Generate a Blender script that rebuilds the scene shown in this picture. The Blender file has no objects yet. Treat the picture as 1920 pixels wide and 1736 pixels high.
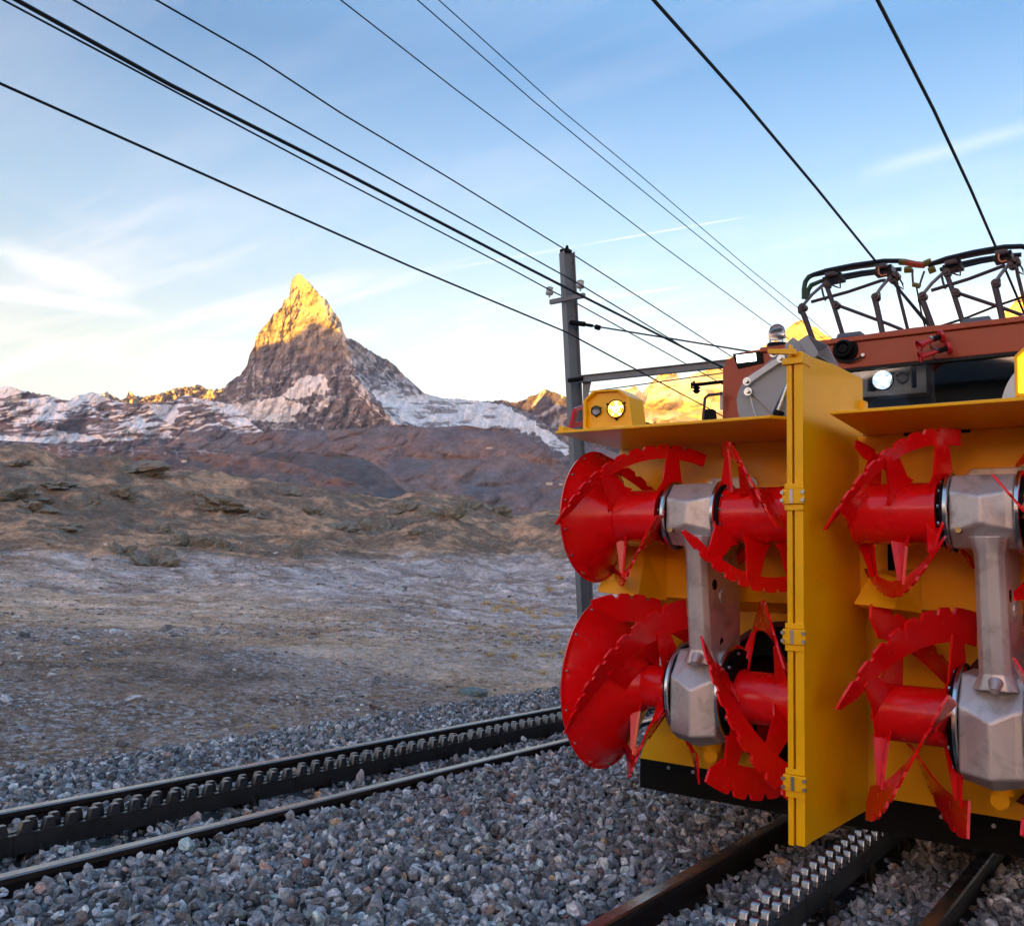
import bpy, bmesh, math, random
import numpy as np
from mathutils import Vector, Matrix
from mathutils.geometry import tessellate_polygon

random.seed(7); np.random.seed(7)
SC = bpy.context.scene
COL = SC.collection
rad = math.radians

# ---------------------------------------------------------------- camera
CAMPOS = np.array([1.5245, 0.0, 1.4229])
F = 1734.63; PP = np.array([960.0, 868.0])
_a = np.array([-2355.0, 125.0]); _b = np.array([1290.0, 232.0])
_X = -np.array([_a[0], _a[1], F]); _X /= np.linalg.norm(_X)
_Y = np.array([_b[0], _b[1], F]); _Y /= np.linalg.norm(_Y)
_Z = np.cross(_X, _Y); _Z /= np.linalg.norm(_Z)
if _Z[1] > 0: _Z = -_Z
RW = np.stack([_X, _Y, _Z], 1)
def ray(px, py): return RW.T @ np.array([px - PP[0], py - PP[1], F])
def at(px, py, ax, v):
    d = ray(px, py); t = (v - CAMPOS[ax]) / d[ax]
    return Vector((CAMPOS + d * t).tolist())
cam_d = bpy.data.cameras.new('camera'); cam = bpy.data.objects.new('camera', cam_d); COL.objects.link(cam)
_R, _D, _Fw = RW[0], RW[1], RW[2]
cam.matrix_world = Matrix(((_R[0], -_D[0], -_Fw[0], CAMPOS[0]), (_R[1], -_D[1], -_Fw[1], CAMPOS[1]),
                           (_R[2], -_D[2], -_Fw[2], CAMPOS[2]), (0, 0, 0, 1)))
cam_d.sensor_width = 36; cam_d.sensor_fit = 'HORIZONTAL'; cam_d.lens = 36 * F / 1920
cam_d.clip_start = 0.05; cam_d.clip_end = 120000
SC.camera = cam

# ---------------------------------------------------------------- sky, sun, exposure
SUN_AZ = rad(172); SUN_EL = rad(1.5)
world = bpy.data.worlds.new('World'); SC.world = world; world.use_nodes = True
wn = world.node_tree; wn.nodes.clear()
def N(nt, t, **k):
    n = nt.nodes.new(t)
    for a, b in k.items(): setattr(n, a, b)
    return n
def lk(nt, a, b): nt.links.new(a, b)
def setin(n, **k):
    for a, b in k.items(): n.inputs[a.replace('_', ' ')].default_value = b
def mathn(nt, op, a, b=None, c=None, clamp=False):
    n = N(nt, 'ShaderNodeMath', operation=op); n.use_clamp = clamp
    for i, v in enumerate((a, b, c)):
        if v is None: continue
        if isinstance(v, (int, float)): n.inputs[i].default_value = v
        else: lk(nt, v, n.inputs[i])
    return n.outputs[0]
def mixc(nt, fac, a, b, mode='MIX'):
    n = N(nt, 'ShaderNodeMix', data_type='RGBA', blend_type=mode); n.clamp_result = False
    for i, v in ((0, fac), (6, a), (7, b)):
        if isinstance(v, (int, float)): n.inputs[i].default_value = v
        elif isinstance(v, tuple): n.inputs[i].default_value = (*v, 1) if len(v) == 3 else v
        else: lk(nt, v, n.inputs[i])
    return n.outputs[2]
def ramp(nt, fac, stops, interp='LINEAR'):
    n = N(nt, 'ShaderNodeValToRGB'); r = n.color_ramp; r.interpolation = interp
    while len(r.elements) < len(stops): r.elements.new(0.5)
    for e, (p, c) in zip(r.elements, stops):
        e.position = p; e.color = (*c, 1) if len(c) == 3 else c
    lk(nt, fac, n.inputs[0]); return n.outputs[0]

sky = N(wn, 'ShaderNodeTexSky', sky_type='NISHITA')
sky.sun_disc = False; sky.sun_elevation = SUN_EL; sky.sun_rotation = SUN_AZ
sky.altitude = 2800; sky.air_density = 1.0; sky.dust_density = 10.0; sky.ozone_density = 1.6
tc = N(wn, 'ShaderNodeTexCoord'); sep = N(wn, 'ShaderNodeSeparateXYZ'); lk(wn, tc.outputs['Generated'], sep.inputs[0])
zz = mathn(wn, 'MAXIMUM', sep.outputs['Z'], 0.0)
# dawn air: pale warm band low down, clear blue higher, the same at every azimuth
tint = ramp(wn, zz, [(0.0, (1.3, 1.0, .86)), (.10, (1.12, .86, .72)), (.208, (1.22, .84, .62)), (.342, (.82, .76, .70)), (.5, (0.29, .51, .62)),
                     (.707, (.66, .88, .94)), (1.0, (1.5, 1.65, 1.65))])
skyc = mixc(wn, 1.0, sky.outputs[0], tint, 'MULTIPLY')
# thin cirrus, laid on a plane high above the ground
zc = mathn(wn, 'ADD', zz, 0.08)
cu = mathn(wn, 'DIVIDE', sep.outputs['X'], zc); cv = mathn(wn, 'DIVIDE', sep.outputs['Y'], zc)
cmb = N(wn, 'ShaderNodeCombineXYZ'); lk(wn, cu, cmb.inputs[0]); lk(wn, cv, cmb.inputs[1])
mp = N(wn, 'ShaderNodeMapping'); mp.inputs['Rotation'].default_value = (0, 0, rad(62)); mp.inputs['Scale'].default_value = (0.45, 2.3, 1)
lk(wn, cmb.outputs[0], mp.inputs[0])
cn = N(wn, 'ShaderNodeTexNoise'); cn.inputs['Scale'].default_value = 1.5; cn.inputs['Detail'].default_value = 7; cn.inputs['Roughness'].default_value = 0.58
cn.inputs['Distortion'].default_value = 0.5; lk(wn, mp.outputs[0], cn.inputs[0])
cl = ramp(wn, cn.outputs[0], [(0.48, (0, 0, 0)), (0.70, (1, 1, 1))])
env = ramp(wn, zz, [(0.0, (0.5,) * 3), (0.20, (1,) * 3), (0.28, (.8,) * 3), (0.36, (.16,) * 3), (0.6, (0.12,) * 3)])
cf = mathn(wn, 'MULTIPLY', mathn(wn, 'MULTIPLY', cl, env), 0.65)
skyc = mixc(wn, cf, skyc, (1.22, 1.10, 1.10))
# two condensation trails: narrow bands along great circles
def trail(pa, pb, width, amt, col_in, fade=0.04):
    da = Vector(ray(*pa).tolist()).normalized(); db = Vector(ray(*pb).tolist()).normalized()
    nrm = da.cross(db).normalized(); mid = (da + db).normalized(); half = math.acos(max(-1, min(1, da.dot(db)))) / 2
    dn = N(wn, 'ShaderNodeVectorMath', operation='DOT_PRODUCT'); lk(wn, tc.outputs['Generated'], dn.inputs[0]); dn.inputs[1].default_value = nrm
    dm = N(wn, 'ShaderNodeVectorMath', operation='DOT_PRODUCT'); lk(wn, tc.outputs['Generated'], dm.inputs[0]); dm.inputs[1].default_value = mid
    band = mathn(wn, 'SUBTRACT', 1.0, mathn(wn, 'DIVIDE', mathn(wn, 'ABSOLUTE', dn.outputs['Value']), width), clamp=True)
    along = mathn(wn, 'MULTIPLY', mathn(wn, 'SUBTRACT', dm.outputs['Value'], math.cos(half)), 1.0 / (1 - math.cos(half * .9)), clamp=True)
    return mixc(wn, mathn(wn, 'MULTIPLY', mathn(wn, 'MULTIPLY', band, along), amt), col_in, (1.45, 1.34, 1.32))
skyc = trail((1080, 462), (1421, 403), 0.0010, 0.5, skyc)
skyc = trail((830, 506), (1110, 457), 0.0016, 0.28, skyc)
skyc = trail((-60, 540), (300, 592), 0.0080, 0.36, skyc)
skyc = trail((-40, 455), (260, 560), 0.0160, 0.32, skyc)
skyc = trail((1080, 568), (1290, 536), 0.0020, 0.35, skyc)
skyc = trail((1600, 330), (2000, 220), 0.0100, 0.16, skyc)
bg = N(wn, 'ShaderNodeBackground'); bg.inputs['Strength'].default_value = 0.15
lk(wn, skyc, bg.inputs[0]); wo = N(wn, 'ShaderNodeOutputWorld'); lk(wn, bg.outputs[0], wo.inputs[0])

sd = bpy.data.lights.new('sun', 'SUN'); sd.energy = 5.0; sd.angle = rad(0.12); sd.color = (1.0, 0.50, 0.02)
sun = bpy.data.objects.new('sun', sd); COL.objects.link(sun)
sdir = Vector((math.sin(SUN_AZ) * math.cos(SUN_EL), math.cos(SUN_AZ) * math.cos(SUN_EL), math.sin(SUN_EL)))
sun.rotation_euler = sdir.to_track_quat('Z', 'Y').to_euler(); sun.location = (0, -20, 40)
vs = SC.view_settings; vs.view_transform = 'Standard'; vs.look = 'None'; vs.gamma = 1; vs.exposure = 3.2
try: vs.use_curve_mapping = False
except Exception: pass

# ---------------------------------------------------------------- helpers
class MB:
    """collects shapes and links them as ONE mesh object"""
    def __init__(s): s.v = []; s.f = []; s.m = []; s.mi = 0
    def add(s, vs_, fs):
        o = len(s.v); s.v += [Vector(v) for v in vs_]; s.f += [tuple(i + o for i in f) for f in fs]; s.m += [s.mi] * len(fs); return s
    def box(s, x0, x1, y0, y1, z0, z1):
        v = [(x, y, z) for x in (x0, x1) for y in (y0, y1) for z in (z0, z1)]
        return s.add(v, [(0, 1, 3, 2), (4, 6, 7, 5), (0, 4, 5, 1), (2, 3, 7, 6), (0, 2, 6, 4), (1, 5, 7, 3)])
    def prism(s, pts, off):
        """pts: closed 3D polygon, off: extrusion vector"""
        off = Vector(off); n = len(pts); P = [Vector(p) for p in pts]
        v = P + [p + off for p in P]
        f = [tuple(range(n - 1, -1, -1)), tuple(range(n, 2 * n))] + [(i, (i + 1) % n, n + (i + 1) % n, n + i) for i in range(n)]
        return s.add(v, f)
    def tube(s, pts, r, seg=10, cap=True):
        P = [Vector(p) for p in pts]; n = len(P)
        rs = r if isinstance(r, (list, tuple)) else [r] * n
        t = (P[1] - P[0]).normalized(); up = Vector((0, 0, 1)) if abs(t.z) < .9 else Vector((0, 1, 0))
        u = t.cross(up).normalized(); rings = []
        for i in range(n):
            t = (P[min(i + 1, n - 1)] - P[max(i - 1, 0)])
            if t.length < 1e-9: t = Vector((0, 0, 1))
            t.normalize(); u = (u - t * u.dot(t)).normalized(); w = t.cross(u)
            rings += [P[i] + (u * math.cos(2 * math.pi * k / seg) + w * math.sin(2 * math.pi * k / seg)) * rs[i] for k in range(seg)]
        f = [(i * seg + k, i * seg + (k + 1) % seg, (i + 1) * seg + (k + 1) % seg, (i + 1) * seg + k) for i in range(n - 1) for k in range(seg)]
        if cap: f += [tuple(range(seg - 1, -1, -1)), tuple((n - 1) * seg + k for k in range(seg))]
        return s.add(rings, f)
    def cyl(s, a, b, r, seg=24, r2=None): return s.tube([a, b], [r, r if r2 is None else r2], seg)
    def lathe(s, o, ax, prof, seg=40, cap=False):
        """prof: (distance along axis, radius)"""
        o = Vector(o); ax = Vector(ax).normalized(); up = Vector((0, 0, 1)) if abs(ax.z) < .9 else Vector((0, 1, 0))
        u = ax.cross(up).normalized(); w = ax.cross(u); n = len(prof)
        v = [o + ax * d + (u * math.cos(2 * math.pi * k / seg) + w * math.sin(2 * math.pi * k / seg)) * r for d, r in prof for k in range(seg)]
        f = [(i * seg + k, (i + 1) * seg + k, (i + 1) * seg + (k + 1) % seg, i * seg + (k + 1) % seg) for i in range(n - 1) for k in range(seg)]
        if cap: f += [tuple(range(seg)), tuple((n - 1) * seg + k for k in reversed(range(seg)))]
        return s.add(v, f)
    def build(s, name, mat, parent=None, smooth=False, bevel=0.0, bseg=2, angle=35):
        o_ = Vector((0, 0, 0))
        if parent is not None:
            q = parent
            while q.parent: q = q.parent
            o_ = q.location
        me = bpy.data.meshes.new(name); me.from_pydata([tuple(v - o_) for v in s.v], [], s.f)
        ms = mat if isinstance(mat, (list, tuple)) else [mat]
        for m in ms: me.materials.append(m)
        if len(ms) > 1: me.polygons.foreach_set('material_index', s.m)
        bm = bmesh.new(); bm.from_mesh(me); bmesh.ops.recalc_face_normals(bm, faces=bm.faces); bm.to_mesh(me); bm.free()
        if smooth:
            me.polygons.foreach_set('use_smooth', [True] * len(me.polygons))
            try: me.set_sharp_from_angle(angle=rad(angle))
            except Exception: pass
        me.update(); ob = bpy.data.objects.new(name, me); COL.objects.link(ob)
        if parent is not None: ob.parent = parent
        if bevel:
            b = ob.modifiers.new('bevel', 'BEVEL'); b.width = bevel; b.segments = bseg; b.limit_method = 'ANGLE'; b.angle_limit = rad(30); b.harden_normals = False
        return ob
def tag(o, label=None, cat=None, group=None, kind=None):
    if label: o['label'] = label
    if cat: o['category'] = cat
    if group: o['group'] = group
    if kind: o['kind'] = kind
    return o
def empty(name, loc, label, cat, group=None):
    o = bpy.data.objects.new(name, None); COL.objects.link(o); o.location = loc; o.empty_display_size = .2
    return tag(o, label, cat, group)
def copy_tree(o, off, parent=None):
    c = o.copy(); COL.objects.link(c)
    if parent is None: c.location = o.location + Vector(off)
    else: c.parent = parent
    for ch in list(o.children): copy_tree(ch, off, c)
    return c

# numpy noise
def _h(ix, iy, s):
    v = np.sin(ix * 127.1 + iy * 311.7 + s * 74.7) * 43758.5453
    return v - np.floor(v)
def vn(x, y, s=0):
    ix = np.floor(x); iy = np.floor(y); fx = x - ix; fy = y - iy
    fx = fx * fx * fx * (fx * (fx * 6 - 15) + 10); fy = fy * fy * fy * (fy * (fy * 6 - 15) + 10)
    a = _h(ix, iy, s); b = _h(ix + 1, iy, s); c = _h(ix, iy + 1, s); d = _h(ix + 1, iy + 1, s)
    return (a + (b - a) * fx) * (1 - fy) + (c + (d - c) * fx) * fy
def fbm(x, y, s=0, o=5, g=.5):
    t = 0; a = 1; n = 0
    for i in range(o):
        t = t + a * vn(x, y, s + i * 13); n += a; a *= g; x, y = x * 1.6 - y * 1.2 + 5.3, x * 1.2 + y * 1.6 + 1.7
    return t / n
def ridged(x, y, s=0, o=5, g=.5):
    t = 0; a = 1; n = 0
    for i in range(o):
        r = 1 - np.abs(2 * vn(x, y, s + i * 17) - 1); t = t + a * r * r; n += a; a *= g
        x, y = x * 1.6 - y * 1.2 + 2.3, x * 1.2 + y * 1.6 + 7.7
    return t / n
def pinp(x, y, poly):
    ins = np.zeros(x.shape, bool); n = len(poly)
    for i in range(n):
        x1, y1 = poly[i]; x2, y2 = poly[(i + 1) % n]
        c = ((y1 > y) != (y2 > y)) & (x < (x2 - x1) * (y - y1) / ((y2 - y1) if y2 != y1 else 1e-9) + x1)
        ins ^= c
    return ins
def sst(a, b, x):
    t = np.clip((x - a) / (b - a), 0, 1); return t * t * (3 - 2 * t)
def ip(x, pts):
    p = np.array(pts, float); return np.interp(x, p[:, 0], p[:, 1])

def grid_mesh(name, P, colr, mat, closed=False, smooth=True):
    """P: (rows, cols, 3)"""
    r, c = P.shape[:2]; me = bpy.data.meshes.new(name)
    idx = np.arange(r * c).reshape(r, c)
    if closed: idx = np.concatenate([idx, idx[:, :1]], 1)
    q = np.stack([idx[:-1, :-1], idx[:-1, 1:], idx[1:, 1:], idx[1:, :-1]], -1).reshape(-1, 4)
    me.vertices.add(r * c); me.vertices.foreach_set('co', P.reshape(-1).astype(np.float32))
    me.loops.add(q.size); me.loops.foreach_set('vertex_index', q.reshape(-1).astype(np.int32))
    me.polygons.add(len(q)); me.polygons.foreach_set('loop_start', np.arange(0, q.size, 4, dtype=np.int32))
    try: me.polygons.foreach_set('loop_total', np.full(len(q), 4, dtype=np.int32))
    except Exception: pass
    me.update(calc_edges=True)
    if smooth: me.polygons.foreach_set('use_smooth', np.ones(len(q), bool))
    if colr is not None:
        at_ = me.attributes.new('col', 'FLOAT_COLOR', 'POINT')
        cc = np.ones((r * c, 4), np.float32); cc[:, :3] = colr.reshape(-1, 3); at_.data.foreach_set('color', cc.reshape(-1))
    me.materials.append(mat); me.validate(); ob = bpy.data.objects.new(name, me); COL.objects.link(ob); return ob

# ---------------------------------------------------------------- materials
def newmat(name):
    m = bpy.data.materials.new(name); m.use_nodes = True; nt = m.node_tree; nt.nodes.clear()
    b = N(nt, 'ShaderNodeBsdfPrincipled'); o = N(nt, 'ShaderNodeOutputMaterial'); lk(nt, b.outputs[0], o.inputs[0])
    return m, nt, b
def noise(nt, scale, detail=4, rough=.5, coord='Object', dist=0, sc=None):
    t = N(nt, 'ShaderNodeTexCoord'); n = N(nt, 'ShaderNodeTexNoise')
    n.inputs['Scale'].default_value = scale; n.inputs['Detail'].default_value = detail; n.inputs['Roughness'].default_value = rough
    n.inputs['Distortion'].default_value = dist
    if sc:
        mp_ = N(nt, 'ShaderNodeMapping'); mp_.inputs['Scale'].default_value = sc; lk(nt, t.outputs[coord], mp_.inputs[0]); lk(nt, mp_.outputs[0], n.inputs[0])
    else: lk(nt, t.outputs[coord], n.inputs[0])
    return n.outputs[0]
def bump(nt, b, h, strength=.3, dist=.01):
    bp = N(nt, 'ShaderNodeBump'); bp.inputs['Strength'].default_value = strength; bp.inputs['Distance'].default_value = dist
    lk(nt, h, bp.inputs['Height']); lk(nt, bp.outputs[0], b.inputs['Normal'])
def paint(name, c, rough=.35, metal=0.0, var=.12, coat=0.3, dirt=None, dscale=3.0, damt=.35, bmp=.06, bs=180, dlo=.52, dhi=.75):
    m, nt, b = newmat(name)
    n1 = noise(nt, dscale, 6, .6)
    col = mixc(nt, n1, tuple(x * (1 - var) for x in c), tuple(min(1, x * (1 + var)) for x in c))
    if dirt:
        n2 = noise(nt, dscale * 1.7, 8, .68, dist=.4)
        f = ramp(nt, n2, [(dlo, (0, 0, 0)), (dhi, (damt,) * 3)])
        col = mixc(nt, f, col, dirt)
    lk(nt, col, b.inputs['Base Color'])
    rr = mathn(nt, 'ADD', mathn(nt, 'MULTIPLY', noise(nt, dscale * 4, 5), .22), rough - .1)
    lk(nt, rr, b.inputs['Roughness']); b.inputs['Metallic'].default_value = metal
    b.inputs['Coat Weight'].default_value = coat * .5; b.inputs['Specular IOR Level'].default_value = .5 if metal > .2 else .3; b.inputs['Coat Roughness'].default_value = .12
    if bmp: bump(nt, b, noise(nt, bs, 3), bmp, .002)
    return m
M = {}
M['yellow'] = paint('yellow_paint', (.95, .46, .0), .34, 0, .05, .4, (.45, .22, .02), 2.2, .15)
M['red'] = paint('red_paint', (.82, .003, .005), .24, 0, .08, .8, (.22, .01, .01), 3.0, .25)
M['maroon'] = paint('dark_red_paint', (.11, .008, .012), .4, 0, .15, .2)
M['brown'] = paint('russet_paint', (.36, .052, .020), .36, 0, .14, .3, (.46, .16, .09), 1.4, .18)
M['cast'] = paint('cast_aluminium', (.58, .54, .55), .42, .5, .2, 0, (.14, .12, .11), 5, .75, .25, 260, .5, .78)
M['chrome'] = paint('bright_steel', (.62, .62, .64), .22, 1.0, .1, 0)
M['bolt'] = paint('zinc_bolt', (.55, .55, .57), .3, 1.0, .1, 0)
M['brass'] = paint('yellow_zinc', (.45, .33, .14), .35, 1.0, .1, 0)
M['grey'] = paint('grey_paint', (.30, .31, .36), .42, 0, .08, .1, (.2, .2, .22), 2.5, .2)
M['slate'] = paint('slate_paint', (.10, .11, .14), .5, 0, .1, 0)
M['lgrey'] = paint('pale_grey_paint', (.58, .60, .64), .42, 0, .05, .1)
M['black'] = paint('black_paint', (.004, .004, .005), .55, 0, .3, 0)
M['black'].node_tree.nodes['Principled BSDF'].inputs['Specular IOR Level'].default_value = .12
M['dark'] = paint('dark_interior', (.02, .02, .024), .7, 0, .4, 0)
M['gray_mid'] = paint('interior_grey', (.12, .12, .13), .6, 0, .2, 0)
M['panto'] = paint('pantograph_steel', (.055, .035, .042), .45, .3, .3, 0)
M['carbon'] = paint('collector_carbon', (.02, .022, .028), .4, .2, .3, 0)
M['rod'] = paint('collector_alloy', (.25, .25, .29), .35, .8, .15, 0)
M['horn_tip'] = paint('green_horn', (.012, .05, .03), .4, 0, .2, .2)
M['olive'] = paint('olive_clamp', (.18, .14, .03), .4, .4, .2, 0)
M['copper'] = paint('copper_strap', (.5, .16, .07), .4, .6, .2, 0)
M['hornred'] = paint('signal_red', (.50, .012, .02), .25, 0, .1, .6)
M['pole'] = paint('galvanised_steel', (.17, .18, .20), .5, .25, .25, 0, (.08, .075, .075), 2.5, .6, .15, 60)
M['porcelain'] = paint('porcelain', (.50, .45, .43), .25, 0, .1, .3)
M['wire'] = paint('wire_black', (.010, .010, .016), .6, 0, .1, 0, bmp=0)
M['rubber'] = paint('rubber', (.015, .015, .016), .7, 0, .2, 0)
M['raildark'] = paint('rail_side', (.022, .016, .015), .6, .2, .5, 0, (.06, .028, .018), 6, .7, .3, 90)
M['railtop'] = paint('rail_head', (.24, .21, .21), .24, .9, .15, 0, (.12, .085, .08), 2, .5, .02)
M['rack'] = paint('rack_steel', (.045, .045, .05), .38, .6, .4, 0, (.02, .018, .018), 8, .6, .2, 80)
M['tooth'] = paint('rack_tooth', (.36, .37, .41), .24, .95, .25, 0, (.06, .055, .05), 16, .8, .12, 80)
M['tooth_dark'] = paint('worn_tooth', (.13, .135, .15), .3, .9, .3, 0, (.03, .03, .03), 16, .8, .12, 80)
M['sleeper'] = paint('sleeper_steel', (.020, .016, .015), .7, .2, .4, 0, (.05, .03, .02), 5, .5, .3, 60)
def glass_mat(name, tintc=(.9, .93, .95), rough=.02, ior=1.5, mixf=None):
    m, nt, b = newmat(name)
    b.inputs['Base Color'].default_value = (*tintc, 1); b.inputs['Roughness'].default_value = rough
    b.inputs['Transmission Weight'].default_value = 1; b.inputs['IOR'].default_value = ior
    return m
M['lens'] = glass_mat('lens_glass')
def pane_mat():
    m = bpy.data.materials.new('window_glass'); m.use_nodes = True; nt = m.node_tree; nt.nodes.clear()
    g = N(nt, 'ShaderNodeBsdfGlossy'); g.inputs['Roughness'].default_value = .03; g.inputs['Color'].default_value = (.95, .97, 1, 1)
    t = N(nt, 'ShaderNodeBsdfTransparent'); t.inputs['Color'].default_value = (.78, .80, .82, 1)
    fr = N(nt, 'ShaderNodeFresnel'); fr.inputs['IOR'].default_value = 1.5
    f = mathn(nt, 'MULTIPLY', fr.outputs[0], 2.7, clamp=True)
    mx = N(nt, 'ShaderNodeMixShader'); lk(nt, f, mx.inputs[0]); lk(nt, t.outputs[0], mx.inputs[1]); lk(nt, g.outputs[0], mx.inputs[2])
    o = N(nt, 'ShaderNodeOutputMaterial'); lk(nt, mx.outputs[0], o.inputs[0]); return m
M['pane'] = pane_mat()
def emit(name, c, s):
    m, nt, b = newmat(name); b.inputs['Base Color'].default_value = (*[min(1, x) for x in c], 1)
    b.inputs['Emission Color'].default_value = (*c, 1); b.inputs['Emission Strength'].default_value = s; return m
M['lamp_warm'] = emit('lit_warm_lamp', (1, .50, .05), .22)
M['lamp_white'] = emit('lit_white_lamp', (.62, .78, 1.0), .13)
M['filament'] = emit('lamp_filament', (1, .9, .7), 1.3)
M['lightbar'] = emit('lit_light_bar', (1, .95, .82), 1.0)
M['glow_yellow'] = emit('glowing_yellow', (1, .78, .02), .25)  # yellow panel glows, emission in place of reflected light
def attr_mat(name, rough=.9, det=None, dcol=.35, bmp=None, spec=.2, dcoord='Object'):
    m, nt, b = newmat(name)
    a = N(nt, 'ShaderNodeAttribute'); a.attribute_name = 'col'; c = a.outputs['Color']
    if det:
        for s_, am in det:
            n = noise(nt, s_, 6, .65, coord=dcoord)
            f = ramp(nt, n, [(.28, (1 - am,) * 3), (.72, (1 + am,) * 3)])
            c = mixc(nt, 1.0, c, f, 'MULTIPLY')
    lk(nt, c, b.inputs['Base Color']); b.inputs['Roughness'].default_value = rough; b.inputs['Specular IOR Level'].default_value = spec
    if bmp: bump(nt, b, noise(nt, bmp[0], 7, .7, coord=dcoord), bmp[1], bmp[2])
    return m
M['mountain'] = attr_mat('mountain_rock_and_snow', .9, [(.012, .30), (.05, .25)], bmp=(.02, .6, 12))
M['ground'] = attr_mat('alpine_soil', .95, [(.7, .22), (2.6, .32), (8, .45), (28, .60)], bmp=(14, 1.0, .08))
_nt = M['ground'].node_tree; _b = _nt.nodes['Principled BSDF']; _c = _b.inputs['Base Color'].links[0].from_socket
_fa = N(_nt, 'ShaderNodeAttribute'); _fa.attribute_name = 'frost'
_f = mathn(_nt, 'MULTIPLY', ramp(_nt, noise(_nt, 11, 5, .7), [(.50, (0,) * 3), (.60, (1,) * 3)]), _fa.outputs['Fac'])
_f2 = mathn(_nt, 'MULTIPLY', ramp(_nt, noise(_nt, 31, 4, .7), [(.56, (0,) * 3), (.64, (.8,) * 3)]), _fa.outputs['Fac'])
lk(_nt, mixc(_nt, mathn(_nt, 'MAXIMUM', _f, _f2), _c, (.74, .66, .68)), _b.inputs['Base Color'])

# ---------------------------------------------------------------- mountains
RWT = RW.T
def hor(px): return 1034.0 + (px - 0) * (1100.0 - 993.0) / 3645.0     # row of the horizon in a column
def relief(name, x0, x1, step, top, bot, rows, depth, color, jag=(3, .06), seed=1, label=None, back=2500, push=1.2):
    xs = np.arange(x0, x1 + step, step, dtype=float)
    tp = ip(xs, top) if not callable(top) else top(xs)
    tp = tp - (ridged(xs * jag[1], xs * 0 + seed, seed, 5, .6) - .5) * jag[0] * 2
    bt = ip(xs, bot)
    v = (np.linspace(0, 1, rows) ** push)[:, None]
    Y = tp[None] + np.maximum(bt - tp, 2)[None] * v; X = np.repeat(xs[None], rows, 0)
    D = depth(X, Y)
    dirs = np.stack([X - PP[0], Y - PP[1], np.full_like(X, F)], -1) @ RWT.T / F
    P = CAMPOS + dirs * D[..., None]
    Cc = color(X, Y)
    hb = dirs[0] * np.array([1, 1, 0]); hb /= np.linalg.norm(hb, axis=1)[:, None]
    bk = [P[0] + hb * back * k + np.array([0, 0, -back * .8 * k * k - 0.15 * back * k]) for k in (.02, .1, .3, .7, 1.1)]
    P = np.concatenate([np.stack(bk[::-1]), P], 0); Cc = np.concatenate([np.repeat(Cc[:1], 5, 0), Cc], 0)
    ob = grid_mesh(name, P, Cc, M['mountain']); tag(ob, label, None, None, 'structure'); return ob
def lerp(a, b, t): return np.array(a) * (1 - t[..., None]) + np.array(b) * t[..., None]

# far ridge left of the peak, dawn gold painted into its rock
def d_(x, y): return 16000 + (770 - y) * 7 + (ridged(x * .06, y * .09, 3, 5, .6) - .5) * 900
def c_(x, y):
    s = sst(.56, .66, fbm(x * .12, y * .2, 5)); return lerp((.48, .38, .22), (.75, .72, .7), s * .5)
relief('far_ridge', 120, 520, 1.5, [(120, 760), (175, 748), (185, 740), (200, 735), (212, 741), (228, 750), (236, 744), (244, 731), (250, 741), (275, 744), (300, 736), (325, 729), (350, 725), (372, 721), (390, 729), (402, 731), (418, 727), (445, 724), (520, 735)],
       [(0, 790), (600, 790)], 60, d_, c_, (3.2, .16), 11, back=2000)
# massif behind the mast and the plough, rock coloured gold for low sunlight
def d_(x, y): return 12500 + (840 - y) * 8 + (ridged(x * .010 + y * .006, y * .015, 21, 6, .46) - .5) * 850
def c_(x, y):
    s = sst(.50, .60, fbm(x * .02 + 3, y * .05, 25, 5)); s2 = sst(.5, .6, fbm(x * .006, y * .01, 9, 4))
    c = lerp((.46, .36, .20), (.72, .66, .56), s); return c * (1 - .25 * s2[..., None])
relief('sunlit_gold_massif', 1080, 2300, 2.5, [(1080, 800), (1130, 762), (1160, 737), (1190, 723), (1205, 737), (1225, 710), (1240, 701), (1265, 700), (1280, 712), (1295, 704), (1330, 690), (1365, 672), (1400, 666), (1450, 640), (1480, 612), (1500, 599), (1508, 601), (1530, 614), (1560, 635), (1600, 652), (1700, 645), (1850, 618), (1880, 590), (1905, 560), (1930, 540), (2050, 600), (2300, 620)],
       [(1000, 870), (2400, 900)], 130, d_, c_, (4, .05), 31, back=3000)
# dark peak with a lit crest, right of the glacier
def d_(x, y): return 10800 + (900 - y) * 6.5 + np.maximum(0, 1020 - x) * 5 + np.maximum(0, x - 1035) * 2 + (ridged(x * .03 + y * .02, y * .022 - x * .01, 41, 6, .5) - .5) * 380
def c_(x, y):
    s = sst(.60, .68, ridged(x * .05 + y * .03, y * .02, 44, 5)) * sst(900, 760, y); c = lerp((.115, .088, .088), (.7, .7, .74), s * .6)
    g = pinp(x + 8 * (fbm(x * .1, y * .1, 4) - .5) * 2, y, [(880, 764), (960, 768), (990, 775), (985, 800), (1010, 818), (1040, 832), (1060, 850), (1075, 870), (1050, 880), (1020, 850), (960, 835), (880, 820)])
    c[g] = (.84, .84, .87); return c
relief('dark_crag', 860, 1200, 1.5, [(860, 752), (900, 753), (940, 750), (960, 754), (985, 750), (996, 741), (1008, 737), (1021, 729), (1030, 732), (1045, 737), (1065, 743), (1100, 765), (1140, 790), (1200, 830)],
       [(800, 905), (1300, 905)], 110, d_, c_, (3, .09), 51)
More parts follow.
